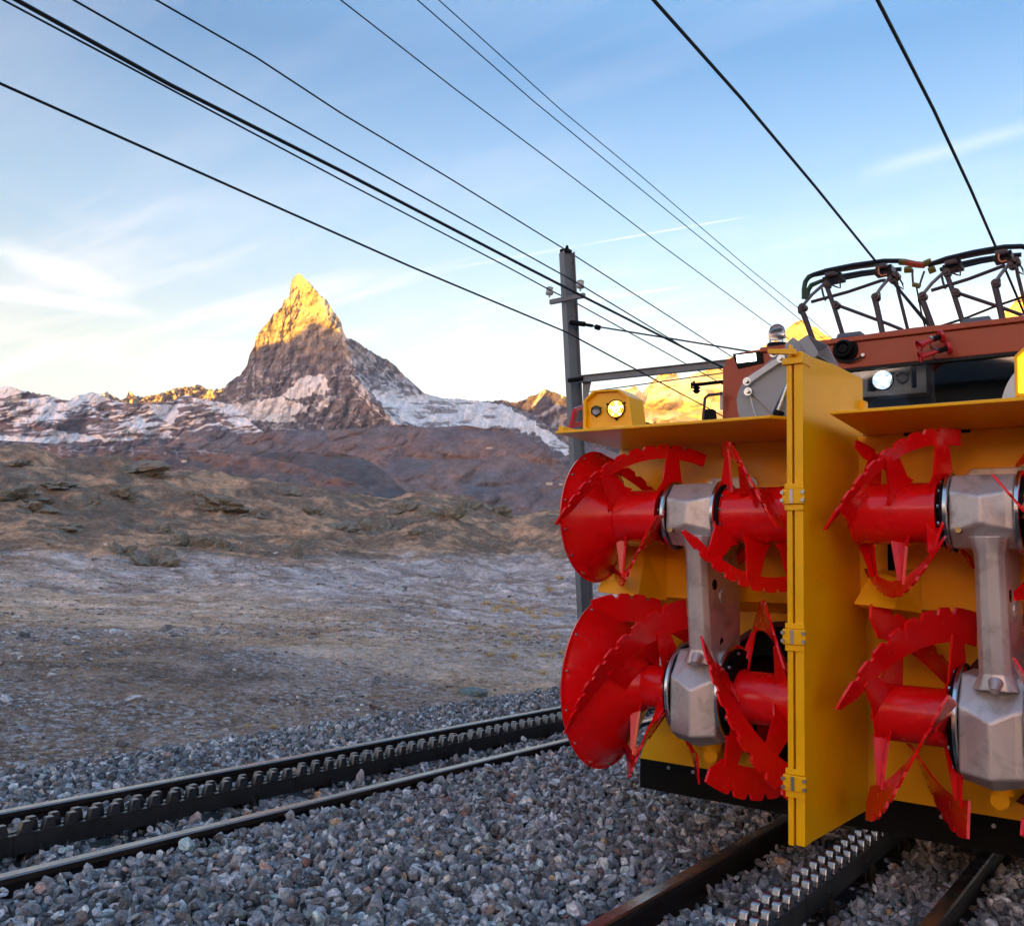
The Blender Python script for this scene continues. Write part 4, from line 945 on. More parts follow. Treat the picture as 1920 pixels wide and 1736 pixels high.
m = MB(); m.box(-1.128, CXR - .142, CY - .006, CY + .018, zf - .022, zf - .002); m.build('window_seal', M['rubber'], lo)
m = MB(); m.box(.155, .175, CY + .028, CY + .04, 1.9, zf - .024); m.build('window_bar', M['gray_mid'], lo)
m = MB(); m.tube([(.2 + .17 * math.cos(a), CY + .2, 2.42 + .17 * math.sin(a)) for a in np.linspace(math.pi * 1.15, math.pi * 2.1, 14)], .012, 8); m.build('hose', M['rubber'], lo, smooth=True)
# lamp unit behind the glass
LY = CY + .10
m = MB(); c = [at(a, b, 1, LY) for a, b in ((1612, 690), (1736, 684), (1742, 737), (1618, 745))]
x0_, x1_, z0_, z1_ = c[0].x, c[1].x, c[3].z, c[0].z
for b_ in ((x0_, x0_ + .05, z0_, z1_), (x1_ - .06, x1_, z0_, z1_), (x0_ + .051, x1_ - .061, z0_, z0_ + .035), (x0_ + .051, x1_ - .061, z1_ - .012, z1_)): m.box(b_[0], b_[1], LY, LY + .14, b_[2], b_[3])
fr = m.build('lamp_frame', M['lgrey'], lo)
m = MB(); m.box(x0_ + .10, x1_ - .10, LY + .03, LY + .05, z0_ + .036, z1_ - .013); m.build('lamp_plate', M['lgrey'], fr)
m = MB(); m.box(x0_ + .0505, x1_ - .0615, LY + .08, LY + .10, z0_ + .036, z1_ - .013); m.build('lamp_back', M['dark'], fr)
lamp(fr, at(1655, 713, 1, LY + .026), (.15, -1, -.05), .066, M['lamp_white']); lamp(fr, at(1692, 709, 1, LY + .026), (.15, -1, -.05), .034, M['rod'])
# light bar in the fascia
P = [fz(a, b) for a, b in ((1374, 664), (1430, 659), (1433, 681), (1384, 692))]
m = MB(); m.prism([p - Vector((0, .001, 0)) for p in P], (0, -.006, 0)); lb = m.build('light_bar', M['black'], lo, bevel=.002)
P = [fz(a, b) for a, b in ((1381, 667), (1418, 663), (1419, 677), (1383, 681))]
for k in range(6):
    t0, t1 = k / 6 + .012, (k + 1) / 6 - .012; m = MB(); q = [P[0].lerp(P[1], t0), P[0].lerp(P[1], t1), P[3].lerp(P[2], t1), P[3].lerp(P[2], t0)]
    m.prism([p - Vector((0, .0075, 0)) for p in q], (0, -.004, 0)); m.build('light_bar_cell', M['lightbar'], lb)
# beacon on the cab roof
bc = at(1457, 652, 1, CY + .12)
m = MB(); m.lathe((bc.x, bc.y, 3.06), (0, 0, 1), [(0, .085), (.03, .085), (.045, .072), (.06, .072)], 32, cap=True); be = m.build('beacon', M['black'], lo, smooth=True)
m = MB(); m.lathe((bc.x, bc.y, 3.121), (0, 0, 1), [(0, .062), (.09, .062), (.125, .05), (.145, .025), (.15, .001)], 32); m.build('beacon_dome', M['lens'], be, smooth=True)
m = MB(); m.lathe((bc.x + .0, bc.y + .02, 3.185), (.1, -1, 0), [(.0, .001), (-.012, .03), (.02, .045), (.022, .047)], 24); m.build('beacon_reflector', M['chrome'], be, smooth=True)
# siren
sp_ = fz(1586, 657); m = MB(); m.lathe((sp_.x, CY - .002, sp_.z), (0, -1, 0), [(0, .085), (.02, .085), (.02, .066), (.06, .064), (.075, .055), (.075, .045), (.06, .035), (.066, .030), (.068, .001)], 32); si = m.build('siren', M['black'], lo, smooth=True, angle=28)
m = MB(); m.box(sp_.x - .1, sp_.x + .1, CY - .02, CY - .001, sp_.z + .06, sp_.z + .09); m.build('siren_bracket', M['black'], si)
m = MB(); m.tube([fz(1572, 677) - Vector((0, .02, 0)), fz(1595, 680) - Vector((0, .03, 0)), fz(1610, 675) - Vector((0, .03, 0)), fz(1620, 667) - Vector((0, .02, 0))], .008, 8); m.build('siren_cable', M['rubber'], si, smooth=True)
m = MB(); m.cyl(fz(1620, 667), fz(1620, 667) - Vector((0, .03, 0)), .012, 12); m.build('cable_gland', M['bolt'], si)
# horns
for (ax_, ay_), (bx_, by_) in (((1722, 649), (1768, 629)), ((1724, 670), (1783, 651))):
    p = fz(ax_, ay_) - Vector((0, .14, 0)); q = fz(bx_, by_) - Vector((0, .10, 0)); p = at(ax_, ay_, 1, CY - .16); q = at(bx_, by_, 1, CY - .08)
    d = q - p; L_ = d.length; m = MB(); m.lathe(p, d, [(0.0, .036), (.004, .040), (.02, .024), (.06, .015), (L_ * .62, .010), (L_ * .62, .001)], 24); hn = m.build('horn', M['hornred'], lo, smooth=True)
    m = MB(); m.lathe(p + d * .60, d, [(0, .012), (.0, .017), (L_ * .28, .017), (L_ * .28, .010)], 16); m.build('horn_body', M['black'], hn, smooth=True)
    m = MB(); m.lathe(p + d * .86, d, [(0, .010), (.002, .042), (.012, .046), (.022, .040), (.026, .001)], 24); m.build('horn_cap', M['hornred'], hn, smooth=True)
    m = MB(); m.tube([p + d * .62 + Vector((0, -.02, .0)), p + d * .5 + Vector((0, .01, .03)), p + d * .36 + Vector((0, .08, -.005)), Vector(((p + d * .34).x, CY, (p + d * .34).z - .01))], .007, 8); m.build('horn_pipe', M['bolt'], hn, smooth=True)
# mirror
m = MB(); m.tube([at(a, b, 1, CY - .1) for a, b in ((1354, 738), (1328, 741), (1322, 746), (1318, 790))], .011, 10); mi = m.build('mirror_arm', M['panto'], lo, smooth=True)
P = [at(a, b, 1, CY - .1) for a, b in ((1316, 790), (1316, 773), (1319, 768), (1334, 766), (1340, 769), (1342, 790))]
m = MB(); m.prism(P, (0, .03, 0)); m.build('mirror', M['black'], mi, bevel=.006)
m = MB(); m.cyl(at(1353, 735, 1, CY - .05), at(1353, 768, 1, CY - .05), .012, 12); m.build('side_marker', M['porcelain'], lo, smooth=True)
# roof ventilators
for a, b, w in ((1592, 628, .16), (1830, 600, .16)):
    p = at(a, b, 1, 7.4); m = MB(); zb_ = 3.08; m.add([(p.x - w, 7.3, zb_), (p.x + w, 7.3, zb_), (p.x + w, 7.7, zb_), (p.x - w, 7.7, zb_), (p.x - w * .55, 7.4, p.z + .02), (p.x + w * .55, 7.4, p.z + .02), (p.x + w * .55, 7.6, p.z + .02), (p.x - w * .55, 7.6, p.z + .02)],
        [(0, 1, 5, 4), (1, 2, 6, 5), (2, 3, 7, 6), (3, 0, 4, 7), (4, 5, 6, 7), (3, 2, 1, 0)]); m.build('roof_ventilator', M['slate'], lo)
m = MB(); p = at(1916, 570, 1, 7.2); m.cyl((p.x, 7.2, 3.08), (p.x, 7.2, 3.2), .05, 20); m.lathe((p.x, 7.2, 3.2), (0, 0, 1), [(0, .05), (.06, .045), (.08, .001)], 20); m.build('roof_lamp', M['hornred'], lo, smooth=True)

# pantographs: points read in the plane of the collector heads
def z7(x, y): return (1440 + x / 4.0, 440 + y / 4.0)
def pt(x, y, Y): a, b = z7(x, y); return at(a, b, 1, Y)
YF, YB = 7.95, 8.25
def pan(dx):
    """one collector frame; dx, dy shift in source pixels of the enlargement"""
    def A(x, y, Y=YF): return pt(x + dx[0], y + dx[1] + (x - 600) * dx[2], Y)
    m = MB(); m.tube([A(430, 360), A(495, 540), A(560, 750), A(590, 850)], .020, 10); pa = m.build('pantograph', M['panto'], lo, smooth=True)
    def bar(nm, pts, r, mat='panto', s=10): m = MB(); m.tube(pts, r * .8, s); return m.build(nm, M[mat], pa, smooth=True)
    # collector strips
    bar('collector_strip', [A(300, 320), A(345, 300), A(440, 270), A(640, 230), A(870, 198), A(1000, 198), A(1050, 210)], .026, 'carbon', 6)
    bar('collector_rod', [A(350, 308, YF + .03), A(500, 278, YF + .03), A(700, 245, YF + .03), A(880, 222, YF + .03)], .016, 'rod')
    bar('collector_strip', [A(390, 352, YB), A(530, 315, YB), A(700, 285, YB), A(850, 268, YB), A(1000, 260, YB)], .024, 'carbon', 6)
    bar('collector_rod', [A(540, 338, YB), A(700, 305, YB), A(850, 285, YB)], .018, 'carbon')
    # springs and shoes
    for x, y in ((480, 300), (860, 240)):
        m = MB(); a = A(x - 75, y + 25, YF + .06); b = A(x + 65, y - 5, YF + .06); a2 = a.copy(); d = b - a; w = Vector((0, 0, .035))
        m.prism([a - w, b - w, b + w * .6, a + w * .2], (0, .16, 0)); m.build('shoe', M['carbon'], pa, bevel=.006)
        m = MB(); c = A(x - 10, y - 12, YF + .02); m.tube([c - d.normalized() * .045, c + d.normalized() * .045], .030, 8); m.build('sleeve', M['rod'], pa)
        bar('shunt_cable', [A(x - 50, y + 55), A(x - 10, y + 75), A(x + 40, y + 95), A(x + 62, y + 100), A(x + 62, y + 70), A(x + 52, y + 50)] if x < 600 else [A(x - 30, y + 10), A(x - 30, y + 50), A(x - 10, y + 70), A(x + 30, y + 60)], .009, 'panto' if x < 600 else 'copper', 6)
    bar('arm', [A(325, 505), A(600, 430), A(850, 345), A(880, 342)], .018)
    bar('arm', [A(245, 560), A(268, 600), A(330, 770), A(340, 800)], .030)
    bar('arm', [A(795, 460), A(820, 560), A(860, 745), A(870, 790)], .030)
    bar('arm', [A(955, 300, YB), A(975, 420, YB), A(1050, 720, YB), A(1060, 760, YB)], .018)
    bar('brace', [A(500, 525), A(535, 535), A(900, 670), A(1010, 715)], .018)
    bar('link', [A(250, 545), A(330, 450), A(415, 375)], .018, 'rod')
    bar('link', [A(800, 465), A(850, 395), A(915, 320)], .018, 'rod')
    for x, y in ((262, 545), (808, 470), (440, 378), (960, 310), (510, 528), (930, 335)):
        m = MB(); c = A(x, y, YF - .01); m.cyl(c - Vector((0, .03, 0)), c + Vector((0, .05, 0)), .032, 12); m.cyl(c - Vector((0, .045, 0)), c - Vector((0, .03, 0)), .014, 8); m.build('joint', M['panto'], pa, smooth=True)
    for x, y in ((250, 540), (815, 440)):
        bar('shunt_loop', [A(x + 5, y - 20), A(x - 22 if x < 400 else x + 24, y), A(x - 20 if x < 400 else x + 26, y + 45), A(x + 8, y + 65)], .009, 'panto', 6)
    bar('stay', [A(400, 385, YB), A(415, 455, YB), A(432, 495, YB)], .012)
    bar('stay', [A(980, 320), A(1010, 370), A(1015, 410), A(975, 385)], .009)
    return pa
pa1 = pan((0, 0, 0))
for pp_ in ([(270, 480), (270, 410), (280, 355), (300, 325), (340, 300)], [(292, 485), (300, 420), (325, 380), (390, 352)]):
    m = MB(); m.tube([pt(a, b, YF) for a, b in pp_], [.022] * (len(pp_) - 1) + [.018], 10); m.build('end_horn', M['horn_tip'], pa1, smooth=True)
for pp_, mt in (([(985, 205), (1040, 208)], 'olive'), ([(1040, 210), (1110, 225), (1175, 230)], 'brown'), ([(1170, 222), (1225, 200)], 'olive'), ([(1025, 265), (1080, 262)], 'olive'), ([(1205, 275), (1255, 255)], 'olive')):
    m = MB(); m.tube([pt(a, b, YF) for a, b in pp_], .028, 6); m.build('coupling', M[mt], pa1)
for pp_, r_, mt in (([(1085, 262), (1083, 300), (1088, 370), (1110, 382), (1135, 385), (1150, 340), (1172, 275)], .009, 'panto'), ([(1085, 375), (1110, 378), (1140, 390)], .02, 'olive'), ([(1112, 385), (1130, 480), (1155, 610), (1180, 700)], .007, 'wire'), ([(930, 335), (1000, 430), (1120, 570), (1228, 695)], .010, 'wire'), ([(1300, 685), (1500, 620), (1700, 540), (1920, 465)], .010, 'wire')):
    m = MB(); m.tube([pt(a, b, YF) for a, b in pp_], r_, 8); m.build('tie_cable', M[mt], pa1, smooth=True)
pan((900, -95, -.035))

# ---------------------------------------------------------------- mast and wires
YP = 10.2
mast = empty('overhead_line_mast', at(1103, 1210, 1, YP + .0), 'grey steel H-section mast carrying the overhead wires, left of the plough', 'mast')
top = at(1063, 474, 1, YP); botm = at(1101, 1210, 1, YP); axm = (top - botm).normalized(); W_ = .14
def hbeam(a, b, w, dpt, t, tw, xdir):
    m = MB(); xd = Vector(xdir).normalized(); ax = (b - a).normalized(); yd = ax.cross(xd).normalized()
    prof = [(-w, -dpt), (w, -dpt), (w, -dpt + t), (tw, -dpt + t), (tw, dpt - t), (w, dpt - t), (w, dpt), (-w, dpt), (-w, dpt - t), (-tw, dpt - t), (-tw, -dpt + t), (-w, -dpt + t)]
    m.prism([a + xd * p + yd * q for p, q in prof], b - a); return m
hbeam(botm - axm * .8, top, .072, .085, .012, .007, (math.cos(.55), -math.sin(.55), 0)).build('mast_post', M['pole'], mast)
m = MB(); m.box(top.x - .07, top.x + .05, YP - .07, YP + .05, top.z, top.z + .04); m.tube([(top.x, YP, top.z + .03), (top.x, YP, top.z + .10)], [.035, .015], 10); m.build('mast_cap', M['black'], mast)
def tb(nm, pts, r, mat, par, s=10): m = MB(); m.tube(pts, r, s); return m.build(nm, M[mat], par, smooth=True)
cA, cB = at(1030, 566, 1, YP - .14), at(1094, 553, 1, YP - .14)
m = MB(); m.prism([cA + Vector((0, 0, .03)), cB + Vector((0, 0, .03)), cB - Vector((0, 0, .03)), cA - Vector((0, 0, .03))], (0, .05, 0)); m.build('cross_arm', M['pole'], mast)
for a, b in ((1030, 562), (1088, 550)):
    p = at(a, b, 1, YP - .14); m = MB(); m.lathe(p + Vector((0, 0, .03)), (0, 0, 1), [(0, .008), (0, .012), (.04, .012), (.04, .045), (.06, .055), (.075, .048), (.12, .044), (.13, .052), (.145, .03), (.15, .001)], 20); m.build('insulator', M['porcelain'], mast, smooth=True)
# cantilever beam towards the right-hand track
a_ = at(1088, 711, 1, YP - .1); b_ = at(1400, 678, 1, YP - .1); b_ = a_ + (b_ - a_) * 1.5
hbeam(a_, b_, .035, .045, .008, .006, (0, 1, 0)).build('cantilever_beam', M['pole'], mast)
tb('clamp', [a_ + Vector((-.18, 0, 0)), a_ + Vector((.05, 0, 0))], .03, 'black', mast)
m = MB(); q = at(1092, 712, 1, YP - .05); m.prism([q, q + Vector((.14, 0, 0)), q + Vector((0.03, 0, -.5))], (0, .012, 0)); m.build('gusset', M['pole'], mast)
# registration arm with small insulators
tb('registration_arm', [at(1300, 722, 1, YP), at(1345, 717, 1, YP), at(1420, 708, 1, YP)], .022, 'black', mast)
tb('registration_hook', [at(1297, 728, 1, YP), at(1297, 718, 1, YP), at(1301, 715, 1, YP), at(1302, 722, 1, YP)], .014, 'black', mast)
m = MB(); q = at(1306, 724, 1, YP); m.lathe(q, (0, 0, -1), [(0, .02), (.02, .05), (.04, .03), (.06, .05), (.09, .02)], 14); m.build('insulator', M['black'], mast, smooth=True)
# stays from the mast to the right
def wire(nm, pts, r, label, group=None):
    m = MB(); m.tube(pts, r, 6); o = m.build(nm, M['wire'], None, smooth=True); return tag(o, label, 'wire', group)
s1 = at(1086, 607, 1, YP); s2 = at(1115, 611, 1, YP); s3 = at(1380, 655, 1, YP)
tb('bracket', [at(1070, 605, 1, YP - .05), at(1096, 608, 1, YP - .05)], .035, 'black', mast)
tb('insulator', [at(1098, 609, 1, YP), at(1111, 611, 1, YP)], .022, 'black', mast); tb('insulator', [at(1117, 613, 1, YP), at(1124, 615, 1, YP)], .035, 'black', mast)
def wline(nm, X, px_pts, r, label, group=None, pre=1.0, post=2.5):
    P = [at(a, b, 0, X) for a, b in px_pts]
    P = [P[0] + (P[0] - P[1]).normalized() * pre * 3] + P + [P[-1] + (P[-1] - P[-2]).normalized() * post * 8]
    return wire(nm, P, r, label, group)
wire('span_wire', [s1, s3, s3 + (s3 - s1) * .8], .011, 'taut span wire running from the mast towards the locomotive roof')
wire('stay_wire', [at(1094, 736, 1, YP), at(1352, 700, 1, YP), at(1500, 680, 1, YP)], .007, 'thin stay wire level with the yellow headlamp box, right of the mast')
wline('overhead_wire', -3.75, [(0, 157), (545, 400), (770, 500), (1060, 622), (1340, 772)], .0085, 'lowest overhead wire, crossing the whole sky below the others on the left')
wline('overhead_wire', -2.9, [(30, 0), (320, 160), (640, 321), (980, 498), (1095, 557), (1247, 634), (1351, 687)], .0115, 'thickest overhead wire of the bundle passing the mast')
XN, XM, XT = top.x, -4.85, -5.36
wline('overhead_wire', XT, [(5, 0), (320, 168), (640, 338), (950, 500), (1029, 543), (1083, 570), (1347, 716)], .0085, 'thin overhead wire close below the thickest one, held by the left insulator')
wline('overhead_wire', XM, [(137, 0), (400, 150), (640, 285), (840, 396), (1088, 534), (1292, 657)], .0085, 'overhead wire that meets the right insulator of the mast')
wline('overhead_wire', XN, [(292, 0), (480, 108), (640, 213), (840, 333), (1061, 469), (1363, 663)], .0085, 'overhead wire that runs over the very top of the mast')
wline('overhead_wire', -4.2, [(638, 0), (850, 165), (1050, 315), (1240, 460), (1447, 612)], .0062, 'thin overhead wire right of the mast that ends behind the roof beacon')
wline('overhead_wire', -4.6, [(782, 0), (1000, 190), (1200, 354), (1380, 500), (1545, 637)], .0065, 'left wire of the close thin pair running down to the pantograph')
wline('overhead_wire', -4.6, [(822, 0), (1050, 205), (1200, 329), (1400, 500), (1494, 576), (1560, 634)], .0060, 'right wire of the close thin pair running down to the pantograph')
wline('contact_wire', -.58, [(1225, 0), (1390, 185), (1530, 352), (1641, 489)], .0105, 'left heavy contact wire resting on the left pantograph', pre=.6, post=1.5)
wline('contact_wire', .32, [(1645, 0), (1750, 205), (1820, 355), (1866, 461), (1902, 545)], .0105, 'right heavy contact wire resting on the right pantograph', pre=.6, post=1.5)

# ---------------------------------------------------------------- station house behind the viewpoint (seen in the windscreen)
st = empty('station_house', (-5.5, -20, 0), 'low dark station house with hipped roof, mirrored in the windscreen', 'building')
m = MB(); m.box(-8.6, -1.8, -26, -19, -.6, 7.6); m.build('wall', M['gray_mid'], st)
m = MB(); m.add([(-9.2, -26.6, 7.6), (-1.2, -26.6, 7.6), (-1.2, -18.4, 7.6), (-9.2, -18.4, 7.6), (-5.6, -22.5, 9.4), (-4.6, -22.5, 9.4)], [(0, 1, 5, 4), (1, 2, 5), (2, 3, 4, 5), (3, 0, 4), (3, 2, 1, 0)]); m.build('roof', M['dark'], st)

# ---------------------------------------------------------------- loose stones, tufts and rock on the slope
def icolump(nm, sd, mat, sx, sy, sz, rough=.35, sub=3, strat=.0):
    bm = bmesh.new(); bmesh.ops.create_icosphere(bm, subdivisions=sub, radius=1.0); rnd = random.Random(sd); off = Vector((rnd.uniform(0, 50), rnd.uniform(0, 50), rnd.uniform(0, 50)))
    for v in bm.verts:
        p = v.co.copy(); k = 1 + rough * mnoise.fractal(p * 1.3 + off, 1.0, 2.2, 4) + rough * .5 * (abs(mnoise.noise(p * 2.7 + off)) - .3)
        v.co = Vector((p.x * sx * k, p.y * sy * k, p.z * sz * k))
        if strat: v.co.z = round(v.co.z / (sz * strat)) * sz * strat * .6 + v.co.z * .4
    me = bpy.data.meshes.new(nm); bm.to_mesh(me); bm.free(); me.materials.append(mat); return me
def rock_mat(nm, c1_, c2_, c3_):
    m, nt, b = newmat(nm); n1 = noise(nt, 1.6, 8, .7, dist=.6); n2 = noise(nt, 9, 6, .7)
    c = mixc(nt, ramp(nt, n1, [(.35, (0,) * 3), (.62, (1,) * 3)]), c1_, c2_); c = mixc(nt, ramp(nt, n2, [(.48, (0,) * 3), (.66, (.7,) * 3)]), c, c3_)
    lk(nt, c, b.inputs['Base Color']); b.inputs['Roughness'].default_value = .9; bump(nt, b, n2, .7, .12); return m
M['rock'] = rock_mat('lichen_rock', (.13, .11, .088), (.25, .22, .18), (.38, .36, .31))
M['rock_green'] = rock_mat('green_rock', (.12, .19, .19), (.20, .28, .28), (.34, .36, .36))
def ground_hit(px_, py_):
    d = ray(px_, py_) / F; d = d / np.hypot(d[0], d[1]); r = np.geomspace(4, 120, 1500)
    g = gz(CAMPOS[0] + d[0] * r, CAMPOS[1] + d[1] * r); below = (CAMPOS[2] + d[2] * r) < g
    if not below.any(): return None
    k = int(np.argmax(below)); return Vector((CAMPOS[0] + d[0] * r[k], CAMPOS[1] + d[1] * r[k], float(g[k]))), float(r[k])
rocks = [(290, 1046, 74, 34, 'big dark rock lump at the foot of the slope, left of centre', .5),
         (640, 988, 70, 22, 'flat pale rock slab on the slope, just left of the bulky outcrop', 0),
         (712, 985, 62, 44, 'bulky grey-green outcrop, the largest on the slope near the gully', .4),
         (786, 998, 34, 16, 'small flat boulder right of the bulky outcrop', 0),
         (835, 958, 70, 34, 'broken rock rib high on the slope, under the rounded crest', .4),
         (935, 955, 44, 20, 'jagged rock edge at the right end of the crest', .4),
         (555, 1030, 34, 48, 'upright rock face at the foot of the slope, in the middle', .3),
         (20, 925, 90, 26, 'long grey slab outcrop at the left edge of the slope', .3),
         (60, 950, 70, 20, 'lower slab just below the long outcrop at the left edge', .3),
         (95, 906, 54, 13, 'dark flat outcrop above the left slabs', 0),
         (245, 876, 90, 18, 'dark mossy rock hump on the left skyline', .3),
         (175, 935, 24, 18, 'single dark boulder standing left of the middle of the slope', 0),
         (225, 925, 46, 18, 'rough outcrop beside the single dark boulder', .4),
         (430, 945, 80, 20, 'wide low grey outcrop in the middle of the slope', .3),
         (365, 925, 34, 14, 'small outcrop above the wide low one', .3),
         (540, 925, 36, 10, 'thin rock band close under the skyline', 0),
         (35, 868, 44, 12, 'small dark rock on the skyline at the left', .3),
         (225, 1030, 46, 22, 'weathered crag at the foot of the slope, left of the big dark lump', .4),
         (345, 1010, 66, 40, 'tall greenish crag right above the big dark lump', .4),
         (300, 990, 40, 18, 'broken rock step between the big lump and the slope above', .4),
         (420, 1022, 40, 20, 'low mossy rock right of the tall greenish crag', .3),
         (480, 965, 36, 14, 'thin dark rock below the wide low outcrop', .3),
         (585, 958, 40, 16, 'brown rock knob in the middle of the slope, above the flat pale slab', .3),
         (120, 985, 60, 16, 'long low rock lying across the left of the slope', .3),
         (880, 945, 40, 22, 'rounded dark crag on the crest left of the jagged edge', .4),
         (760, 950, 50, 22, 'dark ledge under the crest, above the bulky outcrop', .4)]
for k, (px_, py_, wpx, hpx, lab, st_) in enumerate(rocks):
    h = ground_hit(px_, py_ + hpx * .3)
    if not h: continue
    p, r = h; sc_ = r / F; me = icolump('rock_outcrop', 50 + k, M['rock'], wpx * sc_ * .5, wpx * sc_ * .38, hpx * sc_ * .72, .95, 4, st_ * .5)
    o = bpy.data.objects.new('rock_outcrop', me); COL.objects.link(o); o.location = p - Vector((0, 0, hpx * sc_ * .22)); o.rotation_euler = (rad(random.uniform(-10, 10)), rad(random.uniform(-14, 6)), math.atan2(p.y, p.x - CAMPOS[0]) - 1.57)
    tag(o, lab, 'rock', 'rock outcrops on the slope')
h = ground_hit(888, 1303)
p, r = h; me = icolump('stone_block', 99, M['rock_green'], 26 * r / F, .13, .075, .18, 3, 0)
o = bpy.data.objects.new('stone_block', me); COL.objects.link(o); o.location = p + Vector((0, 0, .03)); o.rotation_euler = (0, 0, math.atan2(p.y, p.x - CAMPOS[0]) - 1.6); tag(o, 'oblong blue-green stone lying at the edge of the ballast', 'stone')

# scattered pebbles
def polar_pts(n, r0, r1, power=1.6, seed=5):
    q = np.random.RandomState(seed); r = r0 * (r1 / r0) ** (q.rand(n) ** (1 / power)); a = q.uniform(-.62, .25, n) + FAZ
    x = CAMPOS[0] + r * np.sin(a); y = CAMPOS[1] + r * np.cos(a); ok = x < -5.5; return x[ok], y[ok], r[ok], q
x, y, r, q = polar_pts(26000, 7, 70, 1.0); clump = fbm(x / 2.2, y / 2.2, 231, 4); ok = (clump + q.rand(len(x)) * .35 - np.interp(r, [20, 45], [0, .14])) > .66
x, y, r = x[ok], y[ok], r[ok]; n = len(x); z = gz(x, y); s_ = q.lognormal(0, .5, n) * np.interp(r, [7, 20, 70], [.032, .055, .16])
cc = np.tile(np.array((.30, .27, .27)), (n, 1)) * q.lognormal(0, .5, n)[:, None]; k = q.rand(n); cc[k < .35] *= (.6, .5, .45); cc[k > .94] = (.62, .55, .52); cc = np.clip(cc, .03, .7)
scatter('scattered_stones', np.stack([x, y, z], -1), np.stack([q.normal(0, .3, n), q.normal(0, .3, n), q.uniform(0, 6.28, n)], -1), np.stack([s_ * 1.4, s_ * 1.2, s_ * .75], -1), cc, vcol, 'small pale stones strewn over the frosted slope', 'stones')
# dry grass
def tuft(nm, sd, nb, h_, spread, lean):
    rnd = random.Random(sd); m = MB()
    for i in range(nb):
        a = rnd.uniform(0, 6.28); rr = rnd.uniform(0, spread) ; b0 = Vector((math.cos(a) * rr, math.sin(a) * rr, -.05)); ln = h_ * rnd.uniform(.5, 1.1); le = rnd.uniform(.2, lean)
        d = Vector((math.cos(a + rnd.uniform(-.6, .6)) * le, math.sin(a + rnd.uniform(-.6, .6)) * le, 1)).normalized() * ln; w = Vector((-math.sin(a), math.cos(a), 0)) * .022
        mid = b0 + d * .55 + Vector((0, 0, .02)); tip = b0 + d + Vector((d.x * .5, d.y * .5, -.12 * ln))
        m.add([b0 - w, b0 + w, mid + w * .7, mid - w * .7, tip], [(0, 1, 2, 3), (3, 2, 4)])
    me = bpy.data.meshes.new(nm); me.from_pydata([tuple(v) for v in m.v], [], m.f); return me
def grass_mat(nm, inst):
    m, nt, b = newmat(nm)
    if inst:
        a = N(nt, 'ShaderNodeAttribute'); a.attribute_name = 'scol'; a.attribute_type = 'INSTANCER'; lk(nt, a.outputs['Color'], b.inputs['Base Color'])
    else: lk(nt, mixc(nt, noise(nt, 9, 3), (.50, .33, .11), (.74, .52, .22)), b.inputs['Base Color'])
    b.inputs['Roughness'].default_value = .8; return m
M['grass'] = grass_mat('dry_grass', True); M['tussock'] = grass_mat('tussock_grass', False)
gcolc = bpy.data.collections.new('grass_variants')
for i in range(5):
    me = tuft('tuft', 400 + i, 16, 1.0, .6, 1.1); me.materials.append(M['grass']); gcolc.objects.link(bpy.data.objects.new('tuft', me))
x, y, r, q = polar_pts(60000, 7, 95, 1.0, 9); cl_ = fbm(x / 3.1, y / 3.1, 233, 5); ok = (cl_ + q.rand(len(x)) * .4) > .64
x, y, r = x[ok], y[ok], r[ok]; n = len(x); z = gz(x, y); s_ = q.uniform(.6, 1.3, n) * np.interp(r, [7, 15, 40, 95], [.028, .05, .12, .22])
cc = np.tile(np.array((.46, .27, .15)), (n, 1)) * q.lognormal(0, .35, n)[:, None]; k = q.rand(n); cc[k < .25] *= (.5, .5, .5); cc[k > .8] = (.62, .40, .20); cc = np.clip(cc, .02, .7)
scatter('short_dry_grass', np.stack([x, y, z], -1), np.stack([q.normal(0, .15, n), q.normal(0, .15, n), q.uniform(0, 6.28, n)], -1), np.stack([s_ * 1.5, s_ * 1.5, s_ * .6], -1), cc, gcolc, 'short brown dry grass covering the alpine slope', 'grass')
tus = [(912, 1133), (930, 1141), (944, 1128), (962, 1133), (925, 1147), (951, 1147), (975, 1144), (990, 1150), (1003, 1158), (1022, 1150), (1045, 1155), (885, 1180), (940, 1178), (951, 1208), (918, 1229), (962, 1232), (985, 1199), (1015, 1231), (1035, 1230), (1055, 1226), (1040, 1196), (960, 1193), (1017, 1264), (812, 1151), (1050, 1085), (1030, 1108), (700, 1355), (465, 1364), (92, 1414), (400, 1383), (235, 1402), (510, 1364), (1060, 1240), (998, 1176)]
tm_ = [tuft('grass_tussock', 500 + i, 60, 1.0, .55, 1.3) for i in range(4)]
for t_ in tm_: t_.materials.append(M['tussock'])
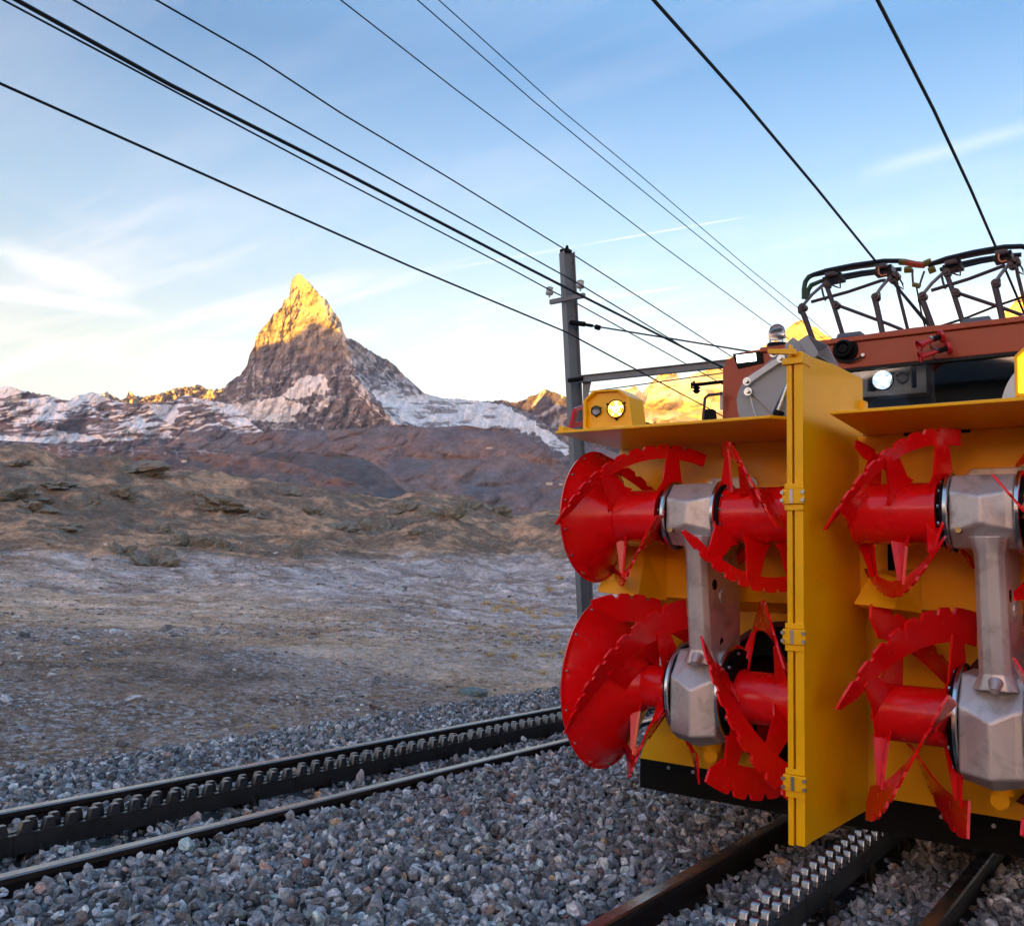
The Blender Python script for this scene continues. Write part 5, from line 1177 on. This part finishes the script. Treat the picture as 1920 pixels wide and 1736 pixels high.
for i, (a, b) in enumerate(tus):
    h = ground_hit(a, b)
    if not h: continue
    p, r = h; o = bpy.data.objects.new('grass_tussock', tm_[i % 4]); COL.objects.link(o); o.location = p; k = (17 if b < 1300 else 12) * r / F * random.uniform(.8, 1.3); o.scale = (k, k, k * .75); o.rotation_euler = (0, 0, i * 1.3)
    if b < 1300: tag(o, 'golden grass tussock on the frosted flat left of the plough', 'grass tussock', 'golden tussocks left of the plough')
    else: tag(o, 'small brown cushion of grass at the foot of the bank beside the ballast', 'grass tussock', 'brown grass cushions beside the ballast')
# far huts in the valley
M['hut'] = paint('hut_wall', (.62, .55, .50), .8, 0, .05, 0)
for i, (a, b, w_, lab) in enumerate(((1030, 907, 11, 'tiny pale hut on the valley side, left one of the pair near the red cone'), (1052, 908, 7, 'tiny pale hut on the valley side, right one of the pair near the red cone'), (345, 865, 10, 'tiny white building on the dark slope under the snowy ridge'), (918, 840, 12, 'long white building high on the brown foothill'))):
    d = ray(a, b) / F; D_ = {0: 4700, 1: 4700, 2: 3000, 3: 5200}[i]; p = Vector((CAMPOS + d * D_).tolist()); w = w_ * D_ / F / 2; h_ = w * (.30 if i < 3 else .18)
    t = empty('hut', p - Vector((0, 0, h_)), lab, 'building')
    m = MB(); m.box(p.x - w, p.x + w, p.y - w * .5, p.y + w * .5, p.z - h_ * 1.4, p.z + h_); m.build('wall', M['hut'], t)
    m = MB(); m.prism([(p.x - w * 1.1, p.y - w * .6, p.z + h_), (p.x - w * 1.1, p.y + w * .6, p.z + h_), (p.x - w * 1.1, p.y, p.z + h_ * 1.8)], (w * 2.2, 0, 0)); m.build('roof', M['porcelain'], t)

# ---------------------------------------------------------------- air
hz = MB(); hz.box(-33000, 33000, -39500, 26000, -720, float(hb_.max()) + 260)
hm = bpy.data.materials.new('haze_air'); hm.use_nodes = True; hnt = hm.node_tree; hnt.nodes.clear()
pv = N(hnt, 'ShaderNodeVolumePrincipled'); pv.inputs['Color'].default_value = (.72, .80, 1.0, 1); pv.inputs['Density'].default_value = 1.7e-5; pv.inputs['Anisotropy'].default_value = 0.0
ho = N(hnt, 'ShaderNodeOutputMaterial'); lk(hnt, pv.outputs[0], ho.inputs['Volume'])
hb_o = hz.build('haze', hm); tag(hb_o, 'thin bluish morning air in front of the far mountains', 'haze', None, 'stuff')
